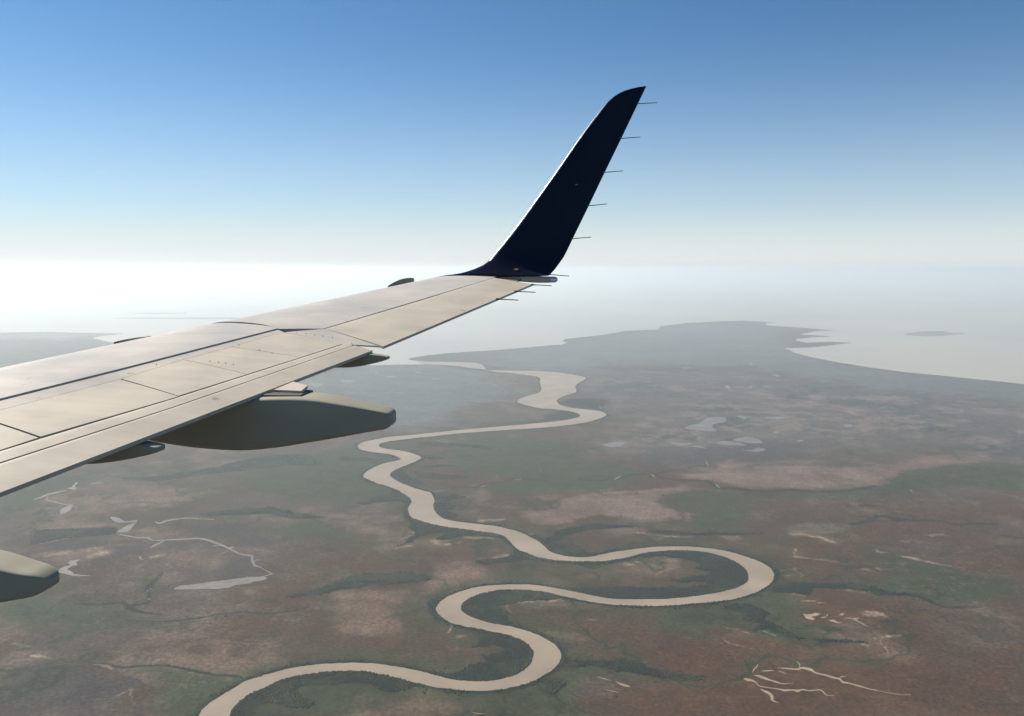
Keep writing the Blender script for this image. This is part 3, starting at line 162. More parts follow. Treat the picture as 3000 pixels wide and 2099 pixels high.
COVER = {'brown':[[(1069,6405),(1533,6472),(2170,6576),(2516,6682),(2908,6506),(3429,6339),(4070,6506),(3402,5387),(907,5387)],[(488,5726),(683,5831),(913,5877),(983,5861),(920,5469),(643,5469)],[(1863,6868),(2090,6719),(2300,6506),(1929,6274),(1503,6339),(1231,6472),(1440,6755)],[(3140,9185),(3391,9118),(3587,8562),(3212,8621),(3013,8740)],[(2613,7549),(3013,7746),(3458,7614),(3754,7549),(3387,6780),(2947,6780),(2870,6958),(2511,7013),(2475,7184)]],'grey':[[(-3836,9530),(-3748,9825),(-3366,9902),(-2847,9676),(-2874,9389),(-3389,9320),(-3673,9389)],[(-5205,9032),(-4940,9224),(-4676,9343),(-4494,9384),(-4445,9224),(-4701,8995),(-4865,8848),(-5043,8741)],[(-4373,9070),(-4101,9146),(-3975,8995),(-3984,8741),(-4170,8636),(-4388,8848)],[(-3784,6028),(-3548,6243),(-3152,6180),(-2732,5883),(-2815,5485),(-3460,5485)],[(-3031,8705),(-2796,8705),(-2624,8368),(-2443,8209),(-2550,8085),(-2812,8055),(-2929,8368)],[(2609,16084),(3882,15327),(4987,14473),(4890,13285),(3642,13150),(2080,12760)],[(-3019,9264),(-2794,9303),(-2666,9070),(-2863,8921),(-3007,8995)]],'green':[[(1996,10825),(2192,11204),(2726,11403),(3436,11423),(4231,11454),(5039,11630),(5595,12158),(6098,12635),(6720,12952),(7099,12888),(8115,13285),(6992,11403),(6146,11609),(5648,11403),(5081,11011),(4739,10917),(3553,10964),(2975,10871),(2891,10645),(2873,10137),(2720,9824),(2443,9530),(2034,9675),(1749,9824),(2173,10018),(2239,10219),(2179,10385),(2012,10513)],[(-1097,14473),(-317,14974),(364,14974),(1311,14157),(1305,12513),(574,12158),(19,11933),(-830,12392)],[(1244,13423),(2000,12392),(1611,11609),(17,11107),(-504,11403),(19,11933)],[(-4084,12513),(-3610,13424),(-2513,14157),(-2207,12393),(-1475,11107),(-1935,10826),(-2951,10918),(-3601,11404)],[(-6992,11404),(-6638,11610),(-6076,10645),(-6193,10302),(-6189,10058)],[(-6900,12075),(-6127,12075),(-6092,11447),(-6179,11045),(-6235,10880)],[(1857,7465),(2134,7592),(2393,7746),(2433,7657),(2620,7571),(2495,7242),(2459,7088),(2567,6850),(2517,6611),(2410,6513),(2290,6578),(2183,6695),(2008,6798),(1835,6904),(1731,6940)],[(396,6261),(575,6305),(816,6305),(1031,6167),(1010,6035),(840,5892),(771,5939),(630,6051),(476,6051),(499,5861),(450,5712),(580,5541),(362,5469),(-59,5469),(-203,5569),(-269,5771),(-63,5838),(149,5947),(310,6142)],[(-746,5939),(-511,5846),(-285,5808),(-264,5668),(-574,5726),(-732,5816)],[(-1904,5469),(-1908,5600),(-1781,5855),(-1494,6069),(-1114,6110),(-826,5993),(-748,5956),(-729,5792),(-867,5747),(-976,5519),(-1108,5469)],[(-2574,6157),(-2389,6041),(-2132,6009),(-1994,6057),(-1861,6025),(-1999,5837),(-2091,5631),(-2115,5469),(-2321,5519)],[(-2790,6167),(-2520,6167),(-2299,6054),(-2034,6054),(-1956,5944),(-2101,5620),(-2112,5470),(-2357,5540),(-2320,5873),(-2549,5908)],[(-3792,7069),(-3687,7275),(-3489,7302),(-3325,7171),(-3354,6898),(-3594,6780)],[(-4325,7635),(-3924,7410),(-3607,7328),(-3727,7145),(-4004,6898),(-4406,7069),(-4642,7465)],[(3281,8000),(3969,8000),(3795,7635),(3560,7657),(3451,7791)],[(3812,9118),(4563,8173),(4940,7965),(4656,7488),(3804,7400),(3647,7816)],[(-2914,9676),(-2664,9825),(-2475,9979),(-2180,9676),(-1806,9459),(-1981,9252),(-2309,9286),(-2593,9389)],[(-3935,7271),(-3289,7145),(-2908,7024),(-3167,6869),(-3646,6869)],[(1363,7270),(1852,7444),(1670,6682),(1420,6719),(1223,6945)],[(-3789,8069),(-3591,8174),(-3223,7817),(-3343,7673),(-3606,7866)]],'flat':[[(2368,12274),(2717,12333),(3069,12392),(3264,13018),(3419,13217),(3665,13018),(3550,12392),(3827,12760),(4235,12760),(4643,12760),(4829,12635),(5283,12760),(5689,12824),(5864,12888),(6469,13423),(6871,13493),(7383,13708),(8092,13854),(7947,13493),(7204,13083),(6753,13018),(6390,12760),(6040,12635),(5568,12158),(5053,11662),(4513,11505),(3986,11505),(3454,11485),(3106,11662),(2849,11933),(2517,12044)],[(111,10301),(637,10825),(1052,11303),(1570,11303),(2124,11505),(2429,11715),(2650,11505),(2052,11107),(1837,10734),(1938,10470),(2221,10219),(2147,9978),(1401,10057),(947,10137),(467,9824),(243,9901)],[(2056,15961),(2564,15961),(3046,15825),(3423,16311),(3272,15825),(3424,15367),(2971,15431),(2491,15495),(2213,15626)],[(6280,18771),(7014,19155),(7699,19353),(7649,18771),(7840,18585),(7874,18047),(7330,18047),(6889,18402)],[(3694,18047),(4116,18402),(4170,17874),(3820,17057),(3490,16382),(3322,16455)],[(6,21867),(167,22810),(419,22567),(584,21643),(321,20390),(151,20589)],[(-283,18591),(-185,19360),(117,19815),(139,18926),(-47,18428)],[(-1235,17220),(-999,18268),(-741,18926),(-446,18841),(-639,18268),(-1116,17655),(-1134,16806)],[(-1273,15853),(-893,16284),(-347,16607),(-319,16348),(-786,15974),(-1130,15733)],[(174,17080),(371,17291),(617,17363),(572,16739),(358,16673)],[(1569,20195),(1773,20589),(2140,20489),(1986,20099),(1608,19966)],[(-648,23312),(-324,23572),(-123,23058),(-209,21867),(-457,21981)],[(-3775,8636),(-3703,8921),(-3436,8848),(-3160,8741),(-2984,8567),(-2985,8401),(-3199,8368),(-3394,8433),(-3619,8567)],[(-5023,8705),(-4865,8848),(-4663,8921),(-4471,8921),(-4341,8848),(-4357,8636),(-4600,8567),(-4831,8567)],[(-4294,9591),(-4088,9719),(-3817,9591),(-3697,9343),(-3833,9244),(-4040,9264),(-4242,9384)],[(-6003,10464),(-5593,10220),(-5113,10078),(-4784,9895),(-4649,9719),(-5023,9633),(-5540,9633)],[(-6107,11329),(-5816,11507),(-5282,11691),(-4587,11507),(-4239,10989),(-4252,10464),(-4809,10617),(-5182,10220),(-5591,10617),(-6016,10880)],[(-2864,10058),(-2746,10138),(-2659,9979),(-2730,9902)],[(-2711,10557),(-2317,10302),(-1902,9979),(-1761,9825),(-1602,9676),(-1972,9750),(-2132,9979)],[(2896,6356),(2993,6450),(3056,6434),(3155,6465),(3255,6513),(3206,6403),(3111,6372),(3048,6280),(2986,6295),(2931,6326)],[(-2786,6265),(-2574,6305),(-2405,6346),(-2241,6408),(-2067,6449),(-1838,6285),(-1874,6110),(-2034,6054),(-2258,6063),(-2423,6148),(-2626,6206)],[(-805,8329),(-585,8482),(-420,8390),(-259,8299),(-304,8095),(-553,8000),(-740,8067)],[(-826,8447),(-537,8504),(-365,8173),(-603,7816),(-735,7488),(-913,7672),(-822,8016)],[(-1589,7672),(-1158,7768),(-842,7672),(-686,7145),(-949,6868),(-1249,6755),(-1429,6868)],[(-954,5690),(-699,5798),(-449,5744),(-326,5470),(-1022,5470)],[(-949,5660),(-865,5732),(-729,5792),(-690,5469),(-870,5519)],[(-1134,5717),(-1098,5762),(-1070,5688),(-1062,5603),(-1106,5645)],[(2882,6712),(2948,6678),(2877,6611),(2833,6644)],[(4310,7145),(4500,7228),(4308,6906),(4226,6945)],[(682,8264),(1012,8414),(1268,8430),(1456,8538),(1638,8476),(1593,8293),(1285,8118),(961,7978),(660,7978)],[(-3375,7355),(-3271,7410),(-2971,7328),(-2754,7171),(-3004,7145),(-3238,7209)]],'marsh':[[(1376,24383),(5255,26105),(8177,22524),(12446,18089),(8379,12075),(7070,14495),(4536,13938),(2186,13422),(1134,13938),(2002,16461),(1333,20631)]],'far':[[(-6496,22567),(-4228,26255),(-2789,26583),(-1642,26125),(-1248,25560),(-694,24959),(-510,24526),(-714,23312),(-628,22567),(-146,21643),(149,20390),(-186,19450),(-775,19097),(-999,18268),(-1255,17507),(-1173,16673),(-1480,16158),(-1893,15793),(-3163,15443),(-5402,16284)],[(-841,26105),(-249,31017),(1920,34150),(4836,38769),(9310,46489),(13153,43768),(10345,31017),(10696,26573),(12370,23604),(13711,21226),(13506,18547),(11055,19535),(9426,21226),(8431,23233),(7357,26105),(5311,26384),(3255,26960),(2031,25215),(0,25831)],[(-24039,39969),(-21843,40431),(-19334,39839),(-18243,39582),(-18502,37634),(-19294,36510),(-21974,36510)]],'wood':[[(-55,6757),(14,6697),(81,6632),(138,6537),(167,6449),(159,6323),(132,6221),(75,6112),(1,6038),(-87,5990),(-186,5958),(-323,5958),(-446,5990),(-526,6027),(-438,6084),(-303,6184),(-272,6209),(-147,6253),(-213,6323),(-230,6376),(-69,6440),(-20,6486),(-153,6542),(-319,6542),(-240,6658),(-295,6757),(-202,6801)],[(-457,7321),(-444,7416),(-394,7526),(-312,7626),(-198,7702),(-63,7741),(94,7736),(230,7715),(354,7656),(447,7593),(396,7538),(253,7513),(62,7464),(-32,7416),(-115,7344),(-77,7251),(-58,7160),(-75,7072),(-21,6963),(-92,6959),(-208,7013),(-309,7089),(-385,7167),(-435,7247)],[(-756,7440),(-707,7526),(-638,7494),(-667,7392),(-678,7298),(-658,7206),(-596,7083),(-633,7105),(-690,7228),(-738,7344)],[(1142,8602),(1286,8699),(1442,8788),(1595,8842),(1732,8865),(1897,8852),(2031,8808),(2147,8735),(2247,8612),(2301,8485),(2332,8362),(2337,8228),(2313,8090),(2272,7978),(2199,7874),(2097,7789),(1950,7702),(1789,7633),(1583,7568),(1386,7533),(1247,7526),(1007,7545),(821,7595),(637,7697),(644,7775),(840,7775),(1043,7828),(1230,7762),(1431,7789),(1731,7815),(1954,7923),(1663,7964),(1520,8005),(1682,8061),(1898,8118),(2021,8205),(1840,8323),(1972,8445),(1791,8602),(1640,8666),(1481,8692),(1320,8634)],[(458,7794),(556,7781),(699,7736),(853,7807),(1004,7834),(1147,7794),(1290,7794),(1247,7526),(1108,7523),(967,7530),(828,7568),(691,7643),(552,7726)],[(-1904,5469),(-1917,5530),(-1908,5600),(-1884,5706),(-1837,5795),(-1781,5855),(-1698,5964),(-1600,6028),(-1494,6069),(-1384,6097),(-1271,6113),(-1114,6110),(-1032,6085),(-909,6036),(-826,5993),(-748,5956),(-740,5883),(-806,5837),(-913,5807),(-962,5883),(-1083,5929),(-1196,5929),(-1341,5898),(-1447,5867),(-1533,5914),(-1559,5807),(-1485,5717),(-1362,5660),(-1363,5603),(-1486,5575),(-1648,5645),(-1726,5617),(-1768,5469)],[(390,6296),(495,6305),(612,6270),(733,6287),(834,6323),(894,6287),(953,6253),(1031,6167),(1014,6059),(907,6100),(757,6150),(645,6201),(487,6209),(378,6235)],[(1033,6179),(1167,6118),(1298,6057),(1461,6027),(1349,5968),(1148,6013),(1016,6072)],[(236,5846),(264,5986),(341,5986),(399,5939),(349,5861),(300,5771)],[(2460,7746),(2588,7859),(2731,7906),(2906,7917),(3077,7917),(3253,7929),(3353,7859),(3442,7768),(3570,7679),(3694,7625),(3541,7614),(3385,7635),(3264,7746),(3119,7802),(2950,7802),(2815,7780),(2724,7635),(2614,7679),(2483,7657),(2423,7679)],[(1880,7362),(2002,7403),(2167,7362),(2249,7262),(2257,7184),(2161,7069),(2239,6922),(2298,6780),(2334,6712),(2396,6678),(2317,6661),(2243,6746),(2157,6850),(2023,6850),(2144,6958),(2008,7069),(2060,7203),(1992,7302),(1881,7302)],[(2457,6686),(2674,6644),(2851,6636),(2870,6611),(2661,6611),(2490,6636)],[(156,9449),(294,9317),(386,9261),(490,9487),(667,9644),(797,9765),(1046,9806),(1403,9765),(1392,9684),(1152,9664),(908,9644),(730,9526),(590,9373),(523,9224),(403,9116),(627,9045),(732,8940),(776,8805),(941,8788),(1121,8906),(1308,9080),(1284,8906),(1114,8855),(937,8755),(786,8666),(714,8663),(603,8686),(497,8745),(413,8838),(353,9017),(302,9181),(213,9328)],[(-1288,10326),(-1204,10051),(-1078,9923),(-942,9798),(-762,9696),(-539,9597),(-355,9518),(-199,9453),(-103,9365),(-56,9254),(-173,9335),(-410,9411),(-585,9373),(-750,9224),(-822,9261),(-785,9373),(-699,9487),(-889,9487),(-1020,9373),(-1146,9152),(-1235,9045),(-1159,9261),(-1063,9449),(-1201,9605),(-1164,9806),(-1286,10103),(-1352,10326)],[(-1634,11420),(-1461,11177),(-1352,10968),(-1305,10802),(-1314,10655),(-1386,10802),(-1466,11004),(-1605,11214)],[(-997,10606),(-1003,10852),(-958,11004),(-813,11082),(-615,11004),(-800,10902),(-870,10752),(-752,10606),(-769,10464),(-840,10372),(-629,10103),(-792,10081),(-904,10213),(-971,10418)],[(-394,8513),(-267,8576),(-52,8640),(36,8906),(80,8865),(157,8781),(274,8640),(443,8554),(592,8523),(376,8498),(164,8576),(-51,8513),(-264,8451)],[(-1601,8016),(-1405,8173),(-1163,8199),(-892,8146),(-778,8042),(-943,7940),(-1226,7865),(-1490,7915)],[(-3823,10219),(-3645,10386),(-3362,10471),(-3050,10557),(-2671,10302),(-2263,10058),(-2587,10058),(-3014,10260),(-3471,10219),(-3677,10138)],[(-5614,12045),(-5082,12159),(-4776,12453),(-4410,12888),(-3956,13564),(-3355,13636),(-2910,12888),(-3469,12888),(-3835,12636),(-4329,12393),(-4666,12159),(-5104,11878)],[(-1992,10738),(-1824,10909),(-1634,11130),(-1539,11314),(-1386,11050),(-1351,10953),(-1301,10780),(-1333,10613),(-1463,10823),(-1585,10953),(-1745,10780),(-1900,10675)],[(-1783,12218),(-1775,12399),(-1712,12620),(-1575,12382),(-1432,12058),(-1276,11799),(-1373,11552),(-1578,11799),(-1713,12042)],[(-1456,12495),(-1343,12438),(-1064,12272),(-637,12111),(-786,12005),(-1106,12005),(-1309,12111)],[(-1380,12784),(-1118,12903),(-835,12784),(-1103,12725)],[(-1640,14525),(-1339,14602),(-941,14450),(-476,14301),(-318,14012),(-622,14155),(-1084,14301),(-1464,14301)],[(-2741,13468),(-2443,13403),(-2147,13243),(-2392,13117),(-2684,13180)],[(-1452,13468),(-1240,13501),(-1083,13338),(-1214,13211)],[(1119,19272),(1360,19631),(1819,19815),(2177,19272),(1854,17956),(1422,18268),(1190,18674)],[(-158,16412),(357,16607),(1077,16874),(1390,17220),(1336,17804),(1043,17956),(877,17655),(617,17363),(645,16806),(122,16607)],[(1578,9602),(1788,9544),(2143,9459),(2544,9494),(2871,9494),(2524,9417),(2127,9389),(1775,9473),(1566,9530)],[(-1559,8121),(-1019,8227),(-988,7966),(-1421,7866),(-1743,7673),(-2068,7557),(-1774,7817)],[(-1968,10735),(-1729,11107),(-1488,11204),(-1341,10918),(-1563,10826)],[(-5516,9591),(-5281,9633),(-4980,9676),(-4629,9676),(-4525,9507),(-4601,9424),(-4877,9343),(-5146,9146),(-5226,9070)],[(702,8507),(863,8513),(1006,8548),(1142,8602),(1246,8570),(1017,8460),(693,8399)]]}
DARKLINES = [[(-1099,11267,64),(-1009,11337,51),(-873,11464,59),(-755,11541,61),(-508,11522,60),(-367,11723,68),(-242,11764,55),(46,11963,57),(238,11963,58),(486,11916,57)],[(974,11939,76),(1200,11901,75),(1457,11978,75),(1597,12177,66),(1849,12299,81),(2063,12283,81),(2180,12057,89),(2457,11901,88),(2781,11901,87),(2853,11491,91),(3056,11491,83),(3292,11348,92),(3500,11313,91),(3776,11384,93),(4007,11313,93),(4266,11279,82),(4565,11348,72),(5035,11600,64)],[(2063,12283,68),(2427,12551,71),(2775,12768,74),(2999,12857,76)],[(-3923,7409,34),(-3717,7382,51),(-3521,7442,50),(-3399,7314,72),(-3291,7235,53),(-3067,7175,30)],[(-3315,7056,22),(-3105,7019,22),(-2906,7031,30),(-2726,7094,30),(-2598,7170,30),(-2412,7235,34),(-2191,7196,30),(-2095,7209,30),(-1944,7248,30),(-1809,7341,23)],[(-3404,7349,39),(-3393,7396,42),(-3282,7437,37),(-3378,7664,34),(-3452,7813,72),(-3462,7999,55),(-3473,8194,33)],[(-3269,6265,24),(-3082,6216,29),(-2928,6177,29),(-2807,6210,30),(-2625,6206,28),(-2415,6129,27),(-2211,6053,37),(-2028,6035,37)],[(4005,9806,63),(4258,9940,102),(4444,10125,81),(4590,10148,72),(4625,9986,169),(4802,9963,70),(5069,9963,71),(5168,9895,70),(5270,9784,69),(5476,9850,70),(5715,9806,57)],[(3671,7652,59),(3774,7544,49),(3812,7414,47),(3867,7325,47),(4016,7325,47),(4172,7337,31)],[(4440,10616,78),(4614,10590,62)],[(5539,9383,52),(5727,9283,65)],[(4199,10125,56),(4325,10101,49)]]
STREAKS = [[(1820,6903,12),(1863,6868,18),(1926,6823,18),(1978,6771,14)],[(2087,6815,14),(2133,6771,21),(2173,6745,25)],[(1722,6660,13),(1740,6586,16),(1801,6545,15),(1880,6521,10)],[(2937,6669,13),(3028,6711,20),(3072,6728,33),(3180,6725,18)],[(3020,6694,6),(2981,6610,7),(2956,6513,10),(2930,6371,14)],[(2654,7481,22),(2747,7469,17)],[(2775,7433,17),(2837,7427,17)],[(2471,5756,10),(2500,5705,6)],[(2522,7679,27),(2700,7592,18)],[(3150,7712,48),(3270,7679,38)],[(2816,6569,35),(2843,6548,21)],[(3114,7183,84),(3238,7164,93)],[(3183,9424,94),(3285,9424,95),(3431,9303,59),(3560,9146,49),(3687,9032,40)],[(3636,8902,47),(3693,8865,47)],[(2995,8670,51),(3163,8584,36),(3278,8550,43),(3382,8433,49),(3509,8351,42),(3586,8240,30),(3614,8177,19)],[(3691,8303,34),(3780,8303,42),(3844,8271,35)],[(4116,8670,53),(4212,8601,76),(4264,8516,44),(4360,8433,44),(4457,8400,29)],[(2668,8255,26),(2764,8278,26),(2871,8297,33),(2846,8255,15)],[(2680,8085,28),(2773,8100,28),(2855,8085,27),(2894,8152,20),(2858,8193,22)],[(4324,9177,42),(4553,9165,34)],[(3924,8847,55),(3964,8804,47)],[(3067,8920,20),(2990,8670,20)],[(4695,9383,62),(4863,9391,45)],[(3170,7721,72),(3325,7694,42)],[(658,7060,35),(748,7071,39)],[(1001,6706,20),(1074,6686,27)],[(-422,6736,43),(-389,6756,35)],[(5,7160,7),(0,7228,20),(-50,7368,11),(-3,7427,28),(90,7439,21),(203,7444,24)],[(373,7464,48),(469,7493,34)],[(-513,6942,14),(-500,6817,19)],[(-38,5513,8),(81,5513,8)],[(1402,9518,46),(1598,9403,46),(1768,9365,38),(1942,9357,38),(2121,9372,34),(2250,9422,35),(2529,9357,23)],[(1576,9272,67),(1668,9268,52)],[(1630,8554,51),(1701,8532,38)],[(1121,8444,43),(1225,8429,37)],[(1279,8507,37),(1461,8570,38),(1625,8585,38),(1658,8475,16),(1614,8353,23),(1391,8146,18)],[(168,9448,53),(297,9410,67),(387,9316,57)],[(432,9545,78),(492,9533,54)],[(-358,9952,93),(-172,9965,93)],[(-149,8640,82),(-52,8689,83),(24,8721,45)],[(-862,9187,93),(-795,9080,61)],[(-498,9297,74),(-219,9305,59)],[(-1283,8906,40),(-1119,9027,55)],[(-1191,9526,54),(-972,9487,42),(-1113,9372,59)],[(-735,9044,49),(-581,9115,49)],[(-4496,8635,62),(-4413,8705,102),(-4365,8776,130),(-4373,8865,48)],[(-4984,8635,159),(-4866,8740,178),(-4709,8847,139),(-4471,8920,98)],[(-3782,8653,52),(-3689,8740,61)],[(-3708,6366,48),(-3570,6315,40),(-3483,6325,27)],[(-4094,6644,72),(-3981,6599,79),(-3839,6534,31)],[(-2784,5726,14),(-2729,5829,26),(-2630,5701,7)],[(-3264,6255,21),(-3005,6167,28)]]
WING_LE = [(6.2,4.625),(12.2,2.2812)]
WING_TE = [(4.133,2.7792),(7.2493,1.9171),(11.4948,0.9309)]
WING_H = 1.5
WING_TG = 0.113
TCK = 0.085
SL_BACK = [(4.9493,1.6),(3.8205,5.0274),(3.5165,5.909),(3.187,6.9299),(2.9737,7.5986)]
OUT_FRONT_BACK = [(2.9737,7.6186),(2.5933,7.7519),(1.4911,11.7508),(1.47,11.84)]
SKIN_F = [(4.9493,1.6),(3.8205,5.0274),(3.5165,5.909),(3.187,6.9299),(2.9737,7.5986)]
SKIN_B = [(4.6941,1.6),(3.6888,4.8488),(3.3874,5.6824),(3.2494,6.3187),(3.0797,6.8238),(2.9387,7.3924),(2.8712,7.491)]
SPOILERS = [([(4.6941,1.6),(3.733,4.7061)],[(4.1733,1.6),(3.2387,4.2378),(3.1733,4.4607)]),([(3.733,4.7061),(3.6888,4.8488),(3.597,5.0806),(3.6179,5.123),(3.5824,5.2301),(3.5468,5.2268),(3.4317,5.5398),(3.4373,5.5657),(3.3874,5.6824)],[(3.1733,4.4607),(2.845,5.349),(2.8266,5.406)]),([(3.3874,5.6824),(3.2494,6.3187)],[(2.8266,5.406),(2.6189,6.0495)]),([(3.2494,6.3187),(3.0797,6.8238)],[(2.6189,6.0495),(2.4229,6.6566)]),([(3.0797,6.8238),(2.9387,7.3924),(2.8712,7.491)],[(2.4229,6.6566),(2.2525,7.209)])]
SKIN2_F = [(2.8712,7.491),(2.5733,7.7519)]
SKIN2_B = [(2.2525,7.209),(1.9455,7.2882)]
VANE_F = [(4.1733,1.6),(3.2387,4.2378),(2.845,5.349),(2.208,7.3575)]
VANE_B = [(3.9581,1.6),(3.107,4.1161),(2.7513,5.1676),(2.1531,7.192)]
FLAP_F = [(3.9581,1.6),(3.107,4.1161),(2.7513,5.1676),(2.1531,7.192)]
FLAP_B = [(3.4799,1.6),(1.9529,7.12)]
TAB_F = [(2.301,5.772),(2.248,6.016)]
TAB_B = [(2.0961,5.7554),(2.1033,5.9107)]
AIL_F = [(2.5733,7.7519),(2.0705,9.5216),(1.4911,11.7508)]
AIL_B = [(1.91,7.28),(0.939,11.46)]
TIPF = [(1.6734,12.0036,0.012,-0.1151,-0.1247),(1.5227,12.0055,0.0182,-0.0958,-0.1341),(1.2613,12.0102,0.0341,-0.0956,-0.1673),(1.0202,12.0133,0.0442,-0.0977,-0.1909),(0.8281,12.0133,0.0442,-0.1047,-0.1977),(0.7227,12.0122,0.0407,-0.1094,-0.1952)]
LENS_ST = [(0.7203,12.012,0.0429,-0.108,-0.1937),(0.6844,12.012,0.0429,-0.1079,-0.1937),(0.6509,12.012,0.0386,-0.1122,-0.1893),(0.6317,12.012,0.03,-0.1207,-0.1807),(0.6173,12.012,0.0107,-0.14,-0.1614)]
WL = [((-1.1065,12.0913,-0.1255),(-1.0104,12.0817,-0.1254)),((-1.0383,12.102,-0.115),(-0.576,12.0542,-0.1146)),((-0.9761,12.1103,-0.1055),(0.0,12.009,-0.1046)),((-0.9293,12.1165,-0.0984),(0.498,11.9683,-0.0972)),((-0.8825,12.1221,-0.0912),(0.524,11.9757,-0.0901)),((-0.7574,12.1357,-0.0721),(0.5422,12.0,-0.0713)),((-0.6466,12.1592,-0.0433),(0.5693,12.032,-0.0429)),((-0.5327,12.1874,-0.0048),(0.6054,12.0678,-0.0048)),((-0.4251,12.217,0.0435),(0.6424,12.1049,0.0431)),((-0.3311,12.2496,0.1065),(0.689,12.142,0.1056)),((-0.2877,12.2741,0.16),(0.7281,12.1662,0.1586)),((-0.2275,12.2992,0.2331),(0.7687,12.1936,0.2311)),((-0.1266,12.3292,0.355),(0.8283,12.2279,0.3521)),((-0.0277,12.3513,0.477),(0.8879,12.2538,0.4732)),((0.0842,12.373,0.6233),(0.9598,12.28,0.6187)),((0.2285,12.3994,0.8185),(1.0556,12.3111,0.8127)),((0.3698,12.4247,1.0138),(1.1501,12.3412,1.007)),((0.5465,12.4552,1.258),(1.2671,12.3782,1.2503)),((0.7181,12.4864,1.5025),(1.3861,12.4144,1.4939)),((0.8874,12.518,1.7473),(1.5069,12.4508,1.7379)),((1.0617,12.5491,1.9922),(1.6264,12.4874,1.9824)),((1.2133,12.5725,2.188),(1.7212,12.5168,2.1783)),((1.3083,12.587,2.3105),(1.7805,12.5353,2.301)),((1.3773,12.5963,2.3936),(1.8208,12.5478,2.3844)),((1.4543,12.6011,2.4568),(1.8517,12.5578,2.4483)),((1.5282,12.6029,2.5049),(1.8755,12.5652,2.4974)),((1.609,12.6022,2.543),(1.8944,12.5709,2.5367)),((1.7017,12.5977,2.5708),(1.9087,12.5752,2.5662)),((1.8034,12.5918,2.5934),(1.9206,12.5792,2.5908)),((1.9055,12.5835,2.606),(1.9277,12.5812,2.6056))]
WL_LE0 = 9
WL_LE1 = 25
PLACARDS = [((0.0602,12.0791,-0.0081),(0.9939,-0.1104,0.0003),(0.0756,0.6822,0.7272),0.028),((0.9201,12.3726,1.196),(0.9943,-0.106,-0.0102),(0.0306,0.1931,0.9807),0.016)]
WICKS_WL = [((1.7811,12.5457,2.3525),(2.0742,12.5146,2.3614)),((1.5385,12.471,1.8532),(1.8315,12.4398,1.87)),((1.2969,12.3986,1.3675),(1.5852,12.3683,1.388)),((1.0687,12.3257,0.8906),(1.3517,12.2959,0.9172)),((0.8374,12.2471,0.4249),(1.1257,12.2166,0.4454)),((0.5109,11.9939,-0.0784),(0.8003,11.9634,-0.1019))]
WICKS_AIL = [((0.2509,11.4439,-0.211),(0.5279,11.4148,-0.224)),((0.0259,10.8229,-0.2834),(0.2972,10.7944,-0.2955)),((-0.1911,10.183,-0.3579),(0.073,10.1552,-0.3711))]
FASTENERS = [(2.8721,7.4907),(2.7517,7.4857),(2.6646,7.4759),(2.5788,7.4678),(2.3975,7.4157),(3.0226,6.3068),(2.8876,6.2872),(2.8172,6.2692),(3.0383,6.8837),(2.6776,6.6994),(3.3499,6.1038),(2.9485,6.2975),(2.8114,6.7676),(2.4965,7.4394)]
FAIR_BIG = [(3.75,5.76,0.03,-1.02,-1.06),(3.6,5.76,0.07,-0.99,-1.1),(3.35,5.76,0.12,-0.96,-1.175),(3.12,5.76,0.16,-0.93,-1.215),(2.82,5.76,0.175,-0.91,-1.25),(2.5,5.76,0.18,-0.895,-1.262),(2.25,5.76,0.18,-0.88,-1.238),(2.0,5.76,0.175,-0.884,-1.195),(1.75,5.76,0.155,-0.922,-1.15),(1.54,5.76,0.13,-0.962,-1.11),(1.47,5.76,0.115,-0.98,-1.098),(1.445,5.76,0.1,-0.993,-1.08),(1.432,5.76,0.06,-1.01,-1.06)]
SLOT_SHADE = [(2.33,5.79,0.14,-0.868,-0.895),(2.2,5.79,0.14,-0.868,-0.895),(2.07,5.8,0.13,-0.87,-0.895)]
FAIR_IN = [(4.4,3.1,0.03,-1.3,-1.34),(4.0,3.1,0.08,-1.25,-1.42),(3.5,3.1,0.105,-1.18,-1.47),(3.0,3.1,0.115,-1.105,-1.43),(2.7,3.1,0.11,-1.115,-1.385),(2.45,3.1,0.1,-1.15,-1.335),(2.29,3.1,0.083,-1.185,-1.305),(2.222,3.1,0.07,-1.2,-1.29),(2.185,3.1,0.052,-1.218,-1.27),(2.172,3.1,0.025,-1.232,-1.255)]
FAIR_S1 = [(2.75,7.08,0.02,-0.79,-0.81),(2.5,7.08,0.05,-0.76,-0.835),(2.25,7.08,0.065,-0.735,-0.84),(2.07,7.08,0.065,-0.715,-0.83),(1.9,7.08,0.055,-0.725,-0.795),(1.81,7.08,0.045,-0.74,-0.768),(1.8,7.08,0.03,-0.748,-0.76)]
FAIR_S2 = [(3.5,4.66,0.03,-1.09,-1.12),(3.2,4.66,0.06,-1.05,-1.135),(2.97,4.66,0.075,-1.02,-1.135),(2.8,4.66,0.075,-1.0,-1.115),(2.65,4.66,0.065,-1.01,-1.085),(2.56,4.66,0.055,-1.025,-1.062),(2.55,4.66,0.035,-1.033,-1.052)]
VORT = [[(2.9425,11.6,0.018,-0.2301,-0.3901),(2.9182,11.6,0.018,-0.2159,-0.3759),(2.8697,11.6,0.018,-0.1876,-0.3476),(2.8067,11.6,0.018,-0.1594,-0.3194),(2.7344,11.6,0.018,-0.1358,-0.2958),(2.6623,11.6,0.018,-0.124,-0.284),(2.6,11.6,0.018,-0.1239,-0.2839),(2.5762,11.6,0.018,-0.1333,-0.2933)],[(4.3935,7.3,0.018,-0.6563,-0.8163),(4.3636,7.3,0.018,-0.6483,-0.8083),(4.314,7.3,0.018,-0.637,-0.797),(4.2482,7.3,0.018,-0.6256,-0.7856),(4.1825,7.3,0.018,-0.6157,-0.7757),(4.1172,7.3,0.018,-0.609,-0.769),(4.052,7.3,0.018,-0.6023,-0.7623)]]

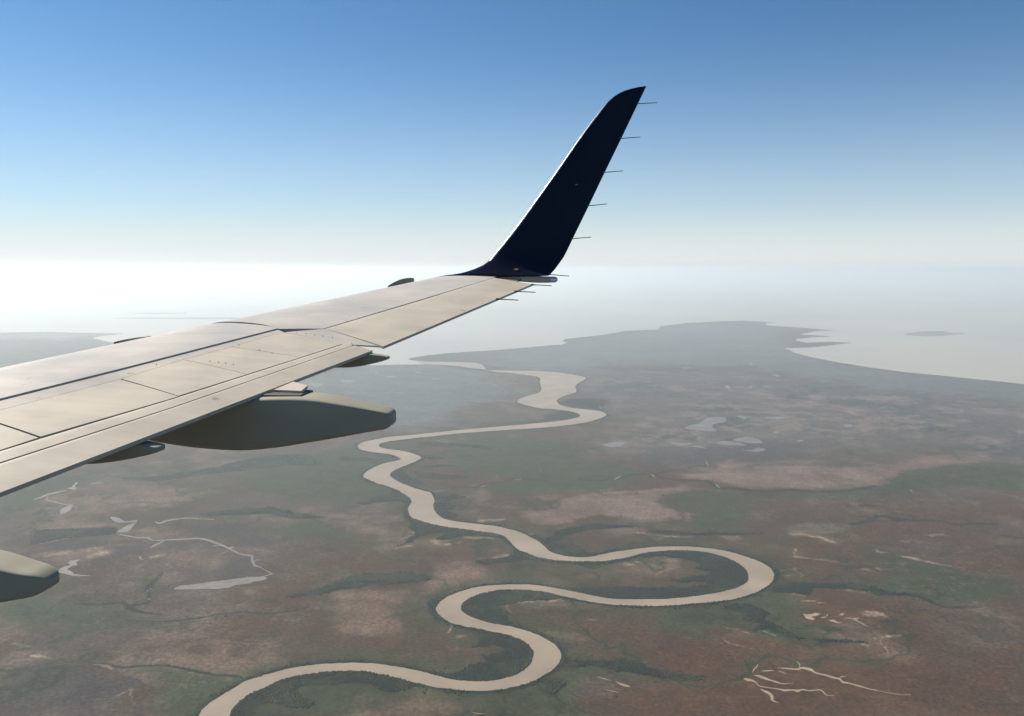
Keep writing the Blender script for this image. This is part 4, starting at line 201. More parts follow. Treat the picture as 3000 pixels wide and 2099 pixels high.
# ------------------------------------------------------------------ ground sheet
GZ = -ALT
def build_ground():
    # polar sheet round the point under the aircraft: fine where the land is seen, coarse elsewhere
    az_f = np.radians(np.linspace(-41, 41, 1080)); az_c = np.radians(np.linspace(41, 319, 90)[1:-1])
    az = np.concatenate([az_f, az_c]); na = len(az)
    r = [40.0, 900, 2000, 3000, 3800, 4400]
    while r[-1] < 620000: r.append(r[-1] + max(11.0, min(r[-1] ** 2 / 2559000.0 * .62, 4000 if r[-1] < 200000 else 60000)))
    r = np.array(r); nr = len(r)
    X = np.outer(r, np.sin(az)); Y = np.outer(r, np.cos(az))
    x = X.ravel(); y = Y.ravel()
    co = np.zeros((nr * na, 3), np.float32); co[:, 0] = x; co[:, 1] = y; co[:, 2] = GZ
    i = np.arange(nr - 1)[:, None]; j = np.arange(na)[None, :]; j2 = (j + 1) % na
    q = np.stack([i * na + j, i * na + j2, (i + 1) * na + j2, (i + 1) * na + j], -1).reshape(-1, 4)[:, ::-1]
    me = bpy.data.meshes.new('ground'); me.vertices.add(len(co)); me.vertices.foreach_set('co', co.ravel())
    nf = len(q); me.loops.add(nf * 4); me.polygons.add(nf)
    me.loops.foreach_set('vertex_index', q.ravel().astype(np.int32)); me.polygons.foreach_set('loop_start', np.arange(0, nf * 4, 4, dtype=np.int32))
    me.update(calc_edges=True)
    col = cover_colour(x, y)
    at = me.color_attributes.new('cover', 'FLOAT_COLOR', 'POINT')
    rgba = np.ones((len(co), 4), np.float32); rgba[:, :3] = col; at.data.foreach_set('color', rgba.ravel())
    return me
def cover_colour(x, y):
    n1 = fbm(x, y, 5200, 11, 4); n2 = fbm(x, y, 1500, 23, 4); n3 = fbm(x, y, 420, 37, 4); n4 = fbm(x, y, 110, 51, 3)
    wx = (fbm(x, y, 520, 71, 4) - .5); wy = (fbm(x, y, 520, 83, 4) - .5)
    def mix(c, rgb, a): return c + (np.asarray(rgb) - c) * np.clip(a, 0, 1)[:, None]
    col = np.tile(np.array(PAL['base']), (len(x), 1))
    n5 = fbm(x, y, 900, 61, 5)
    col = mix(col, PAL['brown'], sstep(.44, .58, n1 * .55 + n2 * .45) * .85)
    col = mix(col, PAL['marsh_green'], sstep(.51, .62, n2 * .6 + n3 * .4) * .42)
    col = mix(col, PAL['pale'], sstep(.54, .66, n3 * .5 + n5 * .5) * .7)
    col = mix(col, PAL['wood_floor'], sstep(.57, .66, n5 * .6 + n4 * .4) * .45)
    col = mix(col, PAL['hazed_marsh'], sstep(10000, 26000, np.hypot(x, y)) * .55)      # distance haze painted in: land colour pales away from the aircraft
    def layer(polys, rgb, fe, warp, amt, tex=None):
        nonlocal col
        for P in polys:
            A = np.asarray(P, float); cx, cy = A.mean(0); dist = math.hypot(cx, cy); sc = max(1.0, dist / 9000.0)
            f_, w_ = fe * sc, warp * sc
            m = (x > A[:, 0].min() - f_ - w_) & (x < A[:, 0].max() + f_ + w_) & (y > A[:, 1].min() - f_ - w_) & (y < A[:, 1].max() + f_ + w_)
            k = np.nonzero(m)[0]
            if not len(k): continue
            sd_ = poly_sd(x[k] + wx[k] * w_ * 2, y[k] + wy[k] * w_ * 2, A)
            a = sstep(-f_, f_, sd_ + (n4[k] - .5) * f_ * 1.2) * amt
            if tex is not None: a = a * tex(k)
            col[k] = mix(col[k], rgb, a)
    layer(COVER['brown'], PAL['brown'], 260, 260, .85)
    layer(COVER['grey'], PAL['grey'], 120, 160, .8)
    layer(COVER['green'], PAL['marsh_green'], 130, 150, .9, lambda k: .55 + .9 * n3[k])
    layer(COVER['flat'][:2], PAL['pink_flat'], 60, 120, .95, lambda k: np.clip(.55 + .6 * n3[k], 0, 1))
    layer(COVER['flat'][2:], PAL['flat'], 130, 190, .9, lambda k: np.clip(.1 + 1.0 * n3[k] + .6 * (n2[k] - .5), 0, 1))
    # mottled marsh of pools, bare pans and scrub
    mk = np.nonzero((y > 11000) & (y < 34000))[0]
    sdm = poly_sd(x[mk], y[mk], COVER['marsh'][0]); am = sstep(-900, 1400, sdm)
    s1 = fbm(x[mk], y[mk] * .8, 1100, 131, 4); s2 = fbm(x[mk], y[mk], 600, 141, 4)
    c = col[mk]
    s3 = fbm(x[mk], y[mk], 260, 151, 4)
    c = mix(c, PAL['wood_marsh'], am * sstep(.49, .57, s1 * .6 + s3 * .4) * .9); c = mix(c, PAL['hazed_marsh'], am * .6); c = mix(c, PAL['wood_marsh'], am * sstep(.50, .58, s1 * .6 + s3 * .4) * .7); c = mix(c, PAL['marsh_flat'], am * sstep(.53, .61, s2 * .6 + s3 * .4) * .9)
    col[mk] = c
    layer(COVER['far'][2:], PAL['hazed_wet_flat'], 260, 300, .95, lambda k: .7 + .5 * n1[k])  # wet far-left flat, its colour lightened for the sunward haze glow
    layer(COVER['far'][:2], PAL['hazed_wood'], 260, 300, .92, lambda k: .8 + .35 * n2[k])  # far wood colour paled and blued to carry distance haze
    # everything around the river grows greener
    rk = np.nonzero((np.abs(x) < 14000) & (y > 4000) & (y < 30000))[0]
    dr = line_dist(x[rk], y[rk], RIVER_MID)
    g = sstep(620, 150, dr + (n3[rk] - .5) * 700 + (n2[rk] - .5) * 300)
    col[rk] = mix(col[rk], PAL['marsh_green'], g * .7)
    v1 = np.abs(fbm(x, y, 1300, 401, 5) - .5); v2 = np.abs(fbm(x, y, 620, 431, 5) - .5); gate = sstep(.42, .60, fbm(x, y, 2600, 441, 3))
    near = sstep(26000, 9000, np.hypot(x, y))
    col = mix(col, PAL['wood_floor'], sstep(.016, .004, v1) * (.25 + .55 * gate) * near)
    col = mix(col, PAL['marsh_green'], sstep(.05, .015, v1) * .3 * gate * near)
    col = mix(col, PAL['pale'], sstep(.012, .003, v2) * .45 * (1 - gate) * near)
    layer(COVER['wood'], PAL['wood_floor'], 40, 60, .95, lambda k: .55 + .8 * n3[k])
    def strokes(lines, rgb, amt, soft, warp, broken=False):
        nonlocal col
        for L in lines:
            A = np.asarray(L, float)
            pad = A[:, 2].max() * 2 + warp * 2
            m = (x > A[:, 0].min() - pad) & (x < A[:, 0].max() + pad) & (y > A[:, 1].min() - pad) & (y < A[:, 1].max() + pad)
            k = np.nonzero(m)[0]
            if not len(k): continue
            sc = max(1.0, np.hypot(*A[0][:2]) / 9000.0)
            fw = fbm(x[k], y[k], 70 * sc, 171, 4) - .5; fv = fbm(x[k], y[k], 70 * sc, 181, 4) - .5
            qx = x[k] + (wx[k] + fw) * warp * sc; qy = y[k] + (wy[k] + fv) * warp * sc; a = np.zeros(len(k))
            brk = sstep(.30, .62, fbm(x[k], y[k], 150 * sc, 191, 3)) if broken else 1.0
            for i in range(len(A) - 1):
                ax, ay, aw = A[i]; bx, by, bw = A[i + 1]; ex, ey = bx - ax, by - ay
                t = np.clip(((qx - ax) * ex + (qy - ay) * ey) / max(ex * ex + ey * ey, 1e-9), 0, 1)
                d = np.hypot(qx - ax - ex * t, qy - ay - ey * t); w = (aw + (bw - aw) * t) * .5
                a = np.maximum(a, sstep(w * (1 + soft), w * (1 - soft), d))
            col[k] = mix(col[k], rgb, a * amt * brk * (.35 + 1.1 * n4[k]))
    strokes(DARKLINES, PAL['creek_bank'], 1.0, .5, 34)
    strokes(STREAKS, PAL['streak'], .8, .9, 70, True)
    # bank fringe
    dk = np.nonzero((np.abs(x) < 14000) & (y > 4000) & (y < 26000))[0]
    db = np.minimum(line_dist(x[dk], y[dk], RIVER_A), line_dist(x[dk], y[dk], RIVER_B))
    col[dk] = mix(col[dk], PAL['wood_floor'], sstep(75, 20, db + (n4[dk] - .5) * 50 + (n3[dk] - .5) * 60) * .9)
    col *= (.72 + .56 * n4)[:, None] * (.80 + .40 * n3)[:, None] * (.85 + .30 * n5)[:, None]
    return np.clip(col, .004, .9)
PAL = dict(base=(.058, .048, .039), brown=(.055, .030, .017), marsh_green=(.031, .041, .021), pale=(.106, .083, .065), grey=(.037, .034, .037),
           flat=(.120, .086, .066), pink_flat=(.128, .094, .080), hazed_wood=(.090, .106, .114), hazed_wet_flat=(.175, .185, .185), hazed_marsh=(.078, .075, .077), marsh_flat=(.125, .105, .098), wood_marsh=(.030, .043, .042),  # far wood, wet flat and distant marsh tones have haze mixed in
           wood_floor=(.009, .017, .011), streak=(.22, .175, .13), creek_bank=(.008, .016, .013))
gm, n_, b_ = new_mat('land')
va = n_.nodes.new('ShaderNodeVertexColor'); va.layer_name = 'cover'
nz = noise(n_, .028, 6, .6); rp = ramp(n_, [(.30, (.50, .52, .50)), (.70, (1.5, 1.46, 1.46))]); n_.links.new(nz.outputs[0], rp.inputs[0])
nz2 = noise(n_, .006, 5, .6); rp2 = ramp(n_, [(.3, (.82, .86, .84)), (.7, (1.2, 1.13, 1.1))]); n_.links.new(nz2.outputs[0], rp2.inputs[0])
nz3 = noise(n_, .085, 3, .6); rp3 = ramp(n_, [(.32, (.62, .64, .62)), (.68, (1.4, 1.36, 1.36))]); n_.links.new(nz3.outputs[0], rp3.inputs[0])
n_.links.new(mulcol(n_, mulcol(n_, mulcol(n_, va.outputs[0], rp.outputs[0]), rp2.outputs[0]), rp3.outputs[0]), b_.inputs['Base Color'])
b_.inputs['Roughness'].default_value = 1.0; b_.inputs['Specular IOR Level'].default_value = 0.0
gme = build_ground(); gme.materials.append(gm)
ground = bpy.data.objects.new('ground', gme); COL.objects.link(ground); tag(ground, kind='structure')

# ------------------------------------------------------------------ water
def water_mat(name, a, b, scale, rough, spec=.5):
    m, n, p = new_mat(name)
    z = noise(n, scale, 4, .5); r = ramp(n, [(.3, a), (.7, b)]); n.links.new(z.outputs[0], r.inputs[0]); n.links.new(r.outputs[0], p.inputs['Base Color'])
    p.inputs['Roughness'].default_value = rough; p.inputs['Specular IOR Level'].default_value = spec
    return m
river_m = water_mat('muddy_water', (.212, .172, .125), (.298, .238, .170), .0022, .5, .25)
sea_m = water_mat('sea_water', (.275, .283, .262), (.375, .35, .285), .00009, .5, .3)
pond_m = water_mat('pond_water', (.095, .098, .098), (.150, .146, .14), .004, .7, .2)
chan_m = water_mat('pale_shallow_water', (.085, .076, .06), (.20, .18, .14), .011, .5, .3)
sand_m = water_mat('pale_sand', (.21, .16, .11), (.33, .26, .185), .012, .95, .1)
beach_m = water_mat('beach_mud', (.33, .31, .26), (.42, .39, .32), .0015, .8, .2)
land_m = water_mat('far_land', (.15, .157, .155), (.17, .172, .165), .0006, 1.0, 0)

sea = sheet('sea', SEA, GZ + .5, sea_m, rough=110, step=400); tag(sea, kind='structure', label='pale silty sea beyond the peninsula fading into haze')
river = sheet('river', RIVER_A + RIVER_B[::-1], GZ + 1.0, river_m, rough=11, step=20); tag(river, kind='structure', label='muddy tan river winding in wide loops to the sea')
def st(o, lab): return tag(o, kind='structure', label=lab)
st(sheet('island', ISLAND, GZ + 9, land_m, 9), 'low hazy island lying in the sea right of the peninsula')
st(sheet('beach', BEACH, GZ + 1.5, beach_m, rough=60, step=250), 'thin pale strip of surf and mud along the right coast')
for P in HEADLANDS: st(sheet('headland', P, GZ + 14, land_m, 14), 'faint low strip of far coast above the wing')
for P in PONDS: st(sheet('pond', P, GZ + 1.4, pond_m, rough=55, step=60), 'shallow grey pond on the marsh')
for P in LITPOOLS: st(sheet('creek', P, GZ + 1.8, pond_m), 'short bright bend of a tidal creek')
for P in CHANNELS: st(sheet('channel', P, GZ + 1.6, chan_m, rough=13, step=14), 'pale shallow channel on the left floodplain')
st(sheet('lagoon', WEDGE, GZ + 2.0, chan_m, rough=16, step=16), 'wedge shaped pale lagoon at the end of a channel')
for P in SPITS: st(sheet('mudbank', P, GZ + 1.2, chan_m, rough=10, step=25), 'pale branching mudbank on the left floodplain')
for P in SANDS: st(sheet('sand_channel', P, GZ + 1.6, sand_m, rough=6, step=12), 'dry pale sand channel in the brown scrub')

# ------------------------------------------------------------------ mangroves: tree clumps joined into one wood
def build_wood():
    rng = np.random.default_rng(5); pts = []
    RA = np.asarray(RIVER_A + RIVER_B[::-1], float)
    for P in COVER['wood']:
        A = np.asarray(P, float); cy = A[:, 1].mean()
        if cy > 15500: continue
        sp = 13.0 if cy < 8500 else (17.0 if cy < 11500 else 24.0)
        gx, gy = np.meshgrid(np.arange(A[:, 0].min(), A[:, 0].max(), sp), np.arange(A[:, 1].min(), A[:, 1].max(), sp))
        gx = gx.ravel() + rng.uniform(-.5, .5, gx.size) * sp; gy = gy.ravel() + rng.uniform(-.5, .5, gy.size) * sp
        sd_ = poly_sd(gx + (fbm(gx, gy, 160, 301, 3) - .5) * 120, gy + (fbm(gx, gy, 160, 311, 3) - .5) * 120, A)
        den = fbm(gx, gy, 180, 321, 3)
        k = (sd_ > rng.uniform(-18, 10, gx.size)) & (den > .29 + .1 * rng.random(gx.size))
        pts.append(np.stack([gx[k], gy[k], np.full(k.sum(), sp * .62), den[k]], -1))
    for L in (RIVER_A, RIVER_B):          # fringe of trees along both banks
        A = np.asarray(L, float)
        for i in range(len(A) - 1):
            a, b = A[i], A[i + 1]
            if min(a[1], b[1]) > 15000: continue
            Ls = np.hypot(*(b - a)); n = int(Ls / 5.0)
            if n < 1: continue
            t = rng.random(n)[:, None]; q = a + (b - a) * t; nn = np.array([-(b - a)[1], (b - a)[0]]) / Ls
            w = rng.exponential(16, n)[:, None] * (1 if L is RIVER_A else -1) + (3 if L is RIVER_A else -3)
            q = q + nn * w; d = fbm(q[:, 0], q[:, 1], 180, 331, 3)
            k = d > .40
            pts.append(np.stack([q[k, 0], q[k, 1], np.full(k.sum(), 8.0), d[k]], -1))
    # scattered trees and bushes over the plain
    q = np.stack([rng.uniform(-9000, 9000, 60000), rng.uniform(4600, 12000, 60000)], -1)
    q = q[np.abs(q[:, 0]) < q[:, 1] * .75 + 300]
    d = fbm(q[:, 0], q[:, 1], 700, 351, 4) * .6 + fbm(q[:, 0], q[:, 1], 130, 361, 3) * .4
    k = d > .60 + .14 * rng.random(len(q)); q = q[k]
    pts.append(np.stack([q[:, 0], q[:, 1], rng.uniform(2.2, 4.8, len(q)), d[k]], -1))
    p = np.concatenate(pts)
    sdr = np.full(len(p), -1e3)
    inside = poly_sd(p[:, 0], p[:, 1], RA[::2]); p = p[inside < -1.0]
    n = len(p); K = 5
    R_ = p[:, 2] * rng.uniform(.7, 1.35, n); H_ = rng.uniform(6, 12.5, n) * (.75 + .5 * p[:, 3]) * np.clip(p[:, 2] / 7.0, .3, 1); a0 = rng.uniform(0, 6.28, n)
    V = np.zeros((n, 2 * K + 1, 3), np.float32)
    for k in range(K):
        a = a0 + k * 2 * np.pi / K
        rr = R_ * rng.uniform(.8, 1.15, n)
        V[:, k, 0] = p[:, 0] + np.cos(a) * rr * .92; V[:, k, 1] = p[:, 1] + np.sin(a) * rr * .92; V[:, k, 2] = GZ + .2
        rr = R_ * rng.uniform(.65, 1.05, n)
        V[:, K + k, 0] = p[:, 0] + np.cos(a + .5) * rr; V[:, K + k, 1] = p[:, 1] + np.sin(a + .5) * rr; V[:, K + k, 2] = GZ + H_ * rng.uniform(.45, .8, n)
    V[:, 2 * K, 0] = p[:, 0] + rng.uniform(-.2, .2, n) * R_; V[:, 2 * K, 1] = p[:, 1] + rng.uniform(-.2, .2, n) * R_; V[:, 2 * K, 2] = GZ + H_
    tri = []
    for k in range(K):
        k2 = (k + 1) % K
        tri += [(k, k2, K + k), (k2, K + k2, K + k), (K + k, K + k2, 2 * K)]
    T = (np.arange(n)[:, None, None] * (2 * K + 1) + np.array(tri)[None]).reshape(-1, 3)
    me = bpy.data.meshes.new('mangrove_wood'); me.vertices.add(n * (2 * K + 1)); me.vertices.foreach_set('co', V.ravel())
    me.loops.add(T.size); me.polygons.add(len(T)); me.loops.foreach_set('vertex_index', T.ravel().astype(np.int32))
    me.polygons.foreach_set('loop_start', np.arange(0, T.size, 3, dtype=np.int32)); me.update(calc_edges=True)
    at = me.color_attributes.new('tint', 'FLOAT_COLOR', 'POINT')
    big = fbm(p[:, 0], p[:, 1], 320, 341, 4)
    base = np.array([.011, .021, .012]); alt = np.array([.036, .046, .020])
    c = base + (alt - base) * sstep(.45, .68, big)[:, None]; c *= rng.uniform(.7, 1.35, n)[:, None]; c[p[:, 2] < 5] += np.array([.018, .016, .008])
    rgba = np.ones((n, 2 * K + 1, 4), np.float32); rgba[:, :, :3] = c[:, None, :]; at.data.foreach_set('color', rgba.ravel())
    print('clumps', n, 'tris', len(T))
    return me
wm, n_, b_ = new_mat('mangrove_leaves')
va = n_.nodes.new('ShaderNodeVertexColor'); va.layer_name = 'tint'; n_.links.new(va.outputs[0], b_.inputs['Base Color'])
b_.inputs['Roughness'].default_value = .9; b_.inputs['Specular IOR Level'].default_value = .1
wme = build_wood(); wme.materials.append(wm)
wood = bpy.data.objects.new('mangrove_wood', wme); COL.objects.link(wood)
tag(wood, kind='stuff', label='dark green mangrove wood lining the river bends', category='wood')

# ------------------------------------------------------------------ haze
hm = bpy.data.materials.new('haze'); hm.use_nodes = True; hn = hm.node_tree; hn.nodes.remove(hn.nodes['Principled BSDF'])
pv = hn.nodes.new('ShaderNodeVolumePrincipled'); hn.links.new(pv.outputs[0], hn.nodes['Material Output'].inputs['Volume'])
pv.inputs['Color'].default_value = (.845, .95, 1.0, 1); pv.inputs['Density'].default_value = 1.75e-5; pv.inputs['Anisotropy'].default_value = .37
hb, ht, hs = GZ - 1.0, 220.0, 720000.0
V = [(x * hs, y * hs, z) for z in (hb, ht) for y in (-1, 1) for x in (-1, 1)]
haze = mesh_obj('haze', V, [(0, 2, 3, 1), (4, 5, 7, 6), (0, 1, 5, 4), (2, 6, 7, 3), (0, 4, 6, 2), (1, 3, 7, 5)], hm)
tag(haze, kind='stuff', label='pale blue haze filling the air down to the ground')

# ------------------------------------------------------------------ the wing (aircraft axes: s forward, r right, u up)
HEAD = rad(84)
FW = Vector((-math.sin(HEAD), math.cos(HEAD), 0)); RT = Vector((math.cos(HEAD), math.sin(HEAD), 0)); UPV = Vector((0, 0, 1))
def ac(s, r, u): return FW * s + RT * r + UPV * u
def LE(r): (r0, s0), (r1, s1) = WING_LE; return s0 + (r - r0) * (s1 - s0) / (r1 - r0)
def TE(r):
    (r0, s0), (r1, s1), (r2, s2) = WING_TE
    return s0 + (r - r0) * (s1 - s0) / (r1 - r0) if r < r1 else s1 + (r - r1) * (s2 - s1) / (r2 - r1)
def shp(c):
    c = min(max(c, 0), 1); return 5 * (.2969 * math.sqrt(c) - .126 * c - .3516 * c * c + .2843 * c ** 3 - .1036 * c ** 4)
def chordplane(r): return -WING_H + WING_TG * r
def top(s, r):
    le, te = LE(r), TE(r); return chordplane(r) + TCK * (le - te) * shp((le - s) / (le - te))
def low(s, r):
    le, te = LE(r), TE(r); c = (le - s) / (le - te); return chordplane(r) - .075 * (le - te) * shp(c) * (1 - .25 * min(max(c, 0), 1)) - .008

def paint(name, colr, rough, var=.06, streak=True, spec=.3, dirt=(.5, .45, .38), dirt_amt=.2):
    m, n, p = new_mat(name)
    z = noise(n, 1.6, 6, .6, vscale=(1, 1, 1)); r = ramp(n, [(.3, tuple(c * (1 - var) for c in colr)), (.7, tuple(min(1, c * (1 + var)) for c in colr))]); n.links.new(z.outputs[0], r.inputs[0])
    out = r.outputs[0]
    # streaks running aft along the airflow, and small specks of dirt
    tc = n.nodes.new('ShaderNodeTexCoord'); mp = n.nodes.new('ShaderNodeMapping'); mp.vector_type = 'TEXTURE'
    mp.inputs['Rotation'].default_value = (0, 0, HEAD + math.pi / 2); mp.inputs['Scale'].default_value = (1.6, .09, .3)
    s = n.nodes.new('ShaderNodeTexNoise'); s.inputs['Scale'].default_value = 1.0; s.inputs['Detail'].default_value = 6; s.inputs['Roughness'].default_value = .65
    n.links.new(tc.outputs['Object'], mp.inputs[0]); n.links.new(mp.outputs[0], s.inputs[0])
    r2 = ramp(n, [(.40, tuple(1 - dirt_amt * (1 - d) for d in dirt)), (.62, (1, 1, 1))]); n.links.new(s.outputs[0], r2.inputs[0])
    out = mulcol(n, out, r2.outputs[0], .55)
    sp = noise(n, 9.0, 2, .5); r3 = ramp(n, [(.24, (.45, .42, .38)), (.30, (1, 1, 1))]); n.links.new(sp.outputs[0], r3.inputs[0])
    out = mulcol(n, out, r3.outputs[0], .6)
    n.links.new(out, p.inputs['Base Color']); p.inputs['Roughness'].default_value = rough; p.inputs['Specular IOR Level'].default_value = spec
    rr = ramp(n, [(.35, (rough * .8,) * 3), (.7, (min(1, rough * 1.3),) * 3)]); n.links.new(z.outputs[0], rr.inputs[0]); n.links.new(rr.outputs[0], p.inputs['Roughness'])
    bz = noise(n, 3.0, 3, .5); bp = n.nodes.new('ShaderNodeBump'); bp.inputs['Strength'].default_value = .12; bp.inputs['Distance'].default_value = .02
    n.links.new(bz.outputs[0], bp.inputs['Height']); n.links.new(bp.outputs[0], p.inputs['Normal'])
    return m
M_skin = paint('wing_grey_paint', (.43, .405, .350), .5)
M_slat = paint('slat_paint', (.455, .432, .388), .48)
M_flap = paint('flap_paint', (.440, .405, .330), .55)
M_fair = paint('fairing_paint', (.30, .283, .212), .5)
M_navy = paint('navy_paint', (.0065, .0085, .020), .2, .15, dirt=(1, 1, 1), dirt_amt=0)
M_metal, n_, b_ = new_mat('bare_metal'); b_.inputs['Base Color'].default_value = (.78, .76, .74, 1); b_.inputs['Metallic'].default_value = .85; b_.inputs['Roughness'].default_value = .38
M_dark, n_, b_ = new_mat('dark_seal'); b_.inputs['Base Color'].default_value = (.07, .066, .058, 1); b_.inputs['Roughness'].default_value = .8
M_plac, n_, b_ = new_mat('placard_tan'); b_.inputs['Base Color'].default_value = (.17, .115, .05, 1); b_.inputs['Roughness'].default_value = .6
M_wick, n_, b_ = new_mat('static_wick'); b_.inputs['Base Color'].default_value = (.09, .09, .09, 1); b_.inputs['Roughness'].default_value = .6
M_lens, n_, b_ = new_mat('lens_glass'); b_.inputs['Base Color'].default_value = (.55, .58, .66, 1); b_.inputs['Roughness'].default_value = .08; b_.inputs['Transmission Weight'].default_value = .55; b_.inputs['IOR'].default_value = 1.45

wing = empty('airplane_wing', tuple(ac(LE(2.0) - 2, 2.0, chordplane(2.0))))
tag(wing, label='white airliner wing with a dark navy winglet seen from the cabin window', category='airplane wing')
bpy.context.view_layer.update()
WORG = Vector(wing.location)
def wpart(name, V, Fc, mat, smooth=25, parent=None, label=None):
    par = parent or wing
    o = mesh_obj(name, [v - WORG for v in V], Fc, mat, par, smooth)
    if label: o['label'] = label
    return o
def resample(P, ts):
    P = [Vector((*p, 0)) for p in P]; L = [0]
    for a, b in zip(P, P[1:]): L.append(L[-1] + (b - a).length)
    out = []
    for t in ts:
        d = t * L[-1]; k = 0
        while k < len(L) - 2 and L[k + 1] < d: k += 1
        f = 0 if L[k + 1] == L[k] else (d - L[k]) / (L[k + 1] - L[k]); q = P[k].lerp(P[k + 1], min(max(f, 0), 1)); out.append((q.x, q.y))
    return out
def knots(P):
    P = [Vector((*p, 0)) for p in P]; L = [0]
    for a, b in zip(P, P[1:]): L.append(L[-1] + (b - a).length)
    return [l / L[-1] for l in L]
def panel(name, front, back, mat, off=lambda t: 0.0, nchord=10, nspan=24, thick=.012, wedge=False, label=None, gap=.004, parent=None):
    """a skin panel between two span-wise lines of (s, r) points; t runs 0..1 from front to back"""
    ts = sorted(set([i / nspan for i in range(nspan + 1)]) | set(round(k, 5) for k in knots(front) + knots(back)))
    Fp, Bp = resample(front, ts), resample(back, ts); N = len(ts); Mq = nchord + 1
    V, Lw = [], []
    for i in range(N):
        for j in range(Mq):
            t = j / nchord
            if nchord >= 14: t = t ** 1.6
            s = Fp[i][0] + (Bp[i][0] - Fp[i][0]) * t; r = Fp[i][1] + (Bp[i][1] - Fp[i][1]) * t
            # pull the rim in a little: the joints between panels
            L_ = abs(Fp[i][0] - Bp[i][0]) + 1e-6; s += gap * (1 - 2 * t)
            e = (ts[i] - .5) * 2; r -= gap * e
            u = top(s, r) + off(t)
            V.append(ac(s, r, u))
            if wedge: ub = min(u - .010 - .014 * t, low(s, r) if t < .96 else u - .022)
            else: ub = u - thick
            Lw.append(ac(s, r, ub))
    nV = len(V); Fc = []
    for i in range(N - 1):
        for j in range(nchord):
            a, b, c, d = i * Mq + j, i * Mq + j + 1, (i + 1) * Mq + j + 1, (i + 1) * Mq + j
            Fc.append((a, d, c, b)); Fc.append((nV + a, nV + b, nV + c, nV + d))
    rim = [i * Mq for i in range(N)] + [(N - 1) * Mq + j for j in range(1, Mq)] + [i * Mq + nchord for i in range(N - 2, -1, -1)] + [j for j in range(nchord - 1, 0, -1)]
    for k in range(len(rim)):
        a, b = rim[k], rim[(k + 1) % len(rim)]; Fc.append((a, nV + a, nV + b, b))
    o = wpart(name, V + Lw, Fc, mat, 30, parent, label)
    return o
def fix_normals(o):
    bm = bmesh.new(); bm.from_mesh(o.data); bmesh.ops.recalc_face_normals(bm, faces=bm.faces); bm.to_mesh(o.data); bm.free()

# core: dark structure under the skin panels, from the nose back to the flap hinge
def build_core():
    rs = [1.2 + (12.0 - 1.2) * i / 40 for i in range(41)]; cs = [.02, .05, .1, .18, .3, .45, .6, .72, .80]
    V = []; row = len(cs) * 2
    for r in rs:
        le, te = LE(r), TE(r)
        for c in cs: s = le - c * (le - te); V.append(ac(s, r, top(s, r) - .030))
        for c in cs[::-1]: s = le - c * (le - te); V.append(ac(s, r, low(s, r) + .004))
    Fc = []
    for i in range(len(rs) - 1):
        for j in range(row): Fc.append((i * row + j, i * row + (j + 1) % row, (i + 1) * row + (j + 1) % row, (i + 1) * row + j))
    Fc.append(tuple(range(row))); Fc.append(tuple((len(rs) - 1) * row + j for j in range(row))[::-1])
    o = wpart('wing_box', V, Fc, M_dark, 30); fix_normals(o); return o
build_core()
# nose: from the traced rear line over the top, round the leading edge and a little way underneath
def nose(name, back, mat, lift, skew, label=None, under=.22, gap=.004):
    ts = sorted(set([i / 40 for i in range(41)]) | set(round(k, 5) for k in knots(back))); Bp = resample(back, ts); V = []; Mq = 0
    for (sb, r), t in zip(Bp, ts):
        r = r - gap * (t - .5) * 2
        le, te = LE(r), TE(r); cb = (le - sb) / (le - te); row = []
        for k in range(19):
            c = cb * (1 - k / 18) ** 2.0; rk = r + skew(t) * (1 - c / cb) ** .8; s = LE(rk) - c * (LE(rk) - TE(rk)); row.append((s, rk, top(s, rk) + lift(c, cb, t)))
        for k in range(1, 9):
            c = under * (k / 8) ** 2; rk = r + skew(t); s = LE(rk) - c * (LE(rk) - TE(rk)); row.append((s, rk, low(s, rk)))
        inner = [(s - .004, q, u - .026) for s, q, u in row[:18]]
        ring = row + [(row[-1][0], row[-1][1], row[-1][2] + .03)] + inner[::-1]
        Mq = len(ring); V += [ac(*q) for q in ring]
    N = len(ts); Fc = [(i * Mq + j, i * Mq + (j + 1) % Mq, (i + 1) * Mq + (j + 1) % Mq, (i + 1) * Mq + j) for i in range(N - 1) for j in range(Mq)]
    Fc += [tuple(range(Mq)), tuple((N - 1) * Mq + j for j in range(Mq))[::-1]]
    o = wpart(name, V, Fc, mat, 30, None, label); fix_normals(o); return o
nose('slat', SL_BACK, M_slat, lambda c, cb, t: .003 + .008 * sstep(.5, 1.0, c / cb), lambda t: .42 * sstep(.55, 1.0, t), 'pale slat along the leading edge with a dark gap behind it')
nose('leading_edge', OUT_FRONT_BACK, M_slat, lambda c, cb, t: .010 * sstep(.35, 0.0, t) * sstep(0, .25, c / cb) * sstep(1.0, .75, c / cb), lambda t: .42 * sstep(.6, 0.0, t), 'fixed outer leading edge next to the winglet')
panel('wing_skin', SKIN_F, SKIN_B, M_skin, gap=.006, label='strip of upper skin between slat and spoilers')
panel('wing_skin', SKIN2_F, SKIN2_B, M_skin, gap=.003, label='outer upper skin between spoilers and aileron')
for i, (f, b) in enumerate(SPOILERS):
    panel('spoiler', f, b, M_flap, off=lambda t: -.001 + .004 * t, gap=.009 if i < 2 else .003, thick=.016, nchord=12)
panel('flap_vane', VANE_F, VANE_B, M_flap, off=lambda t: .004 - .012 * max(0, 1 - t / .40) ** 2, nchord=14, thick=.02, gap=.003, label='narrow strip between spoilers and flap')
flap = panel('flap', FLAP_F, FLAP_B, M_flap, off=lambda t: .013 * (1 - t) - .022 * max(0, 1 - t / .20) ** 2, nchord=18, wedge=True, gap=.002, label='long flap along the inner trailing edge')
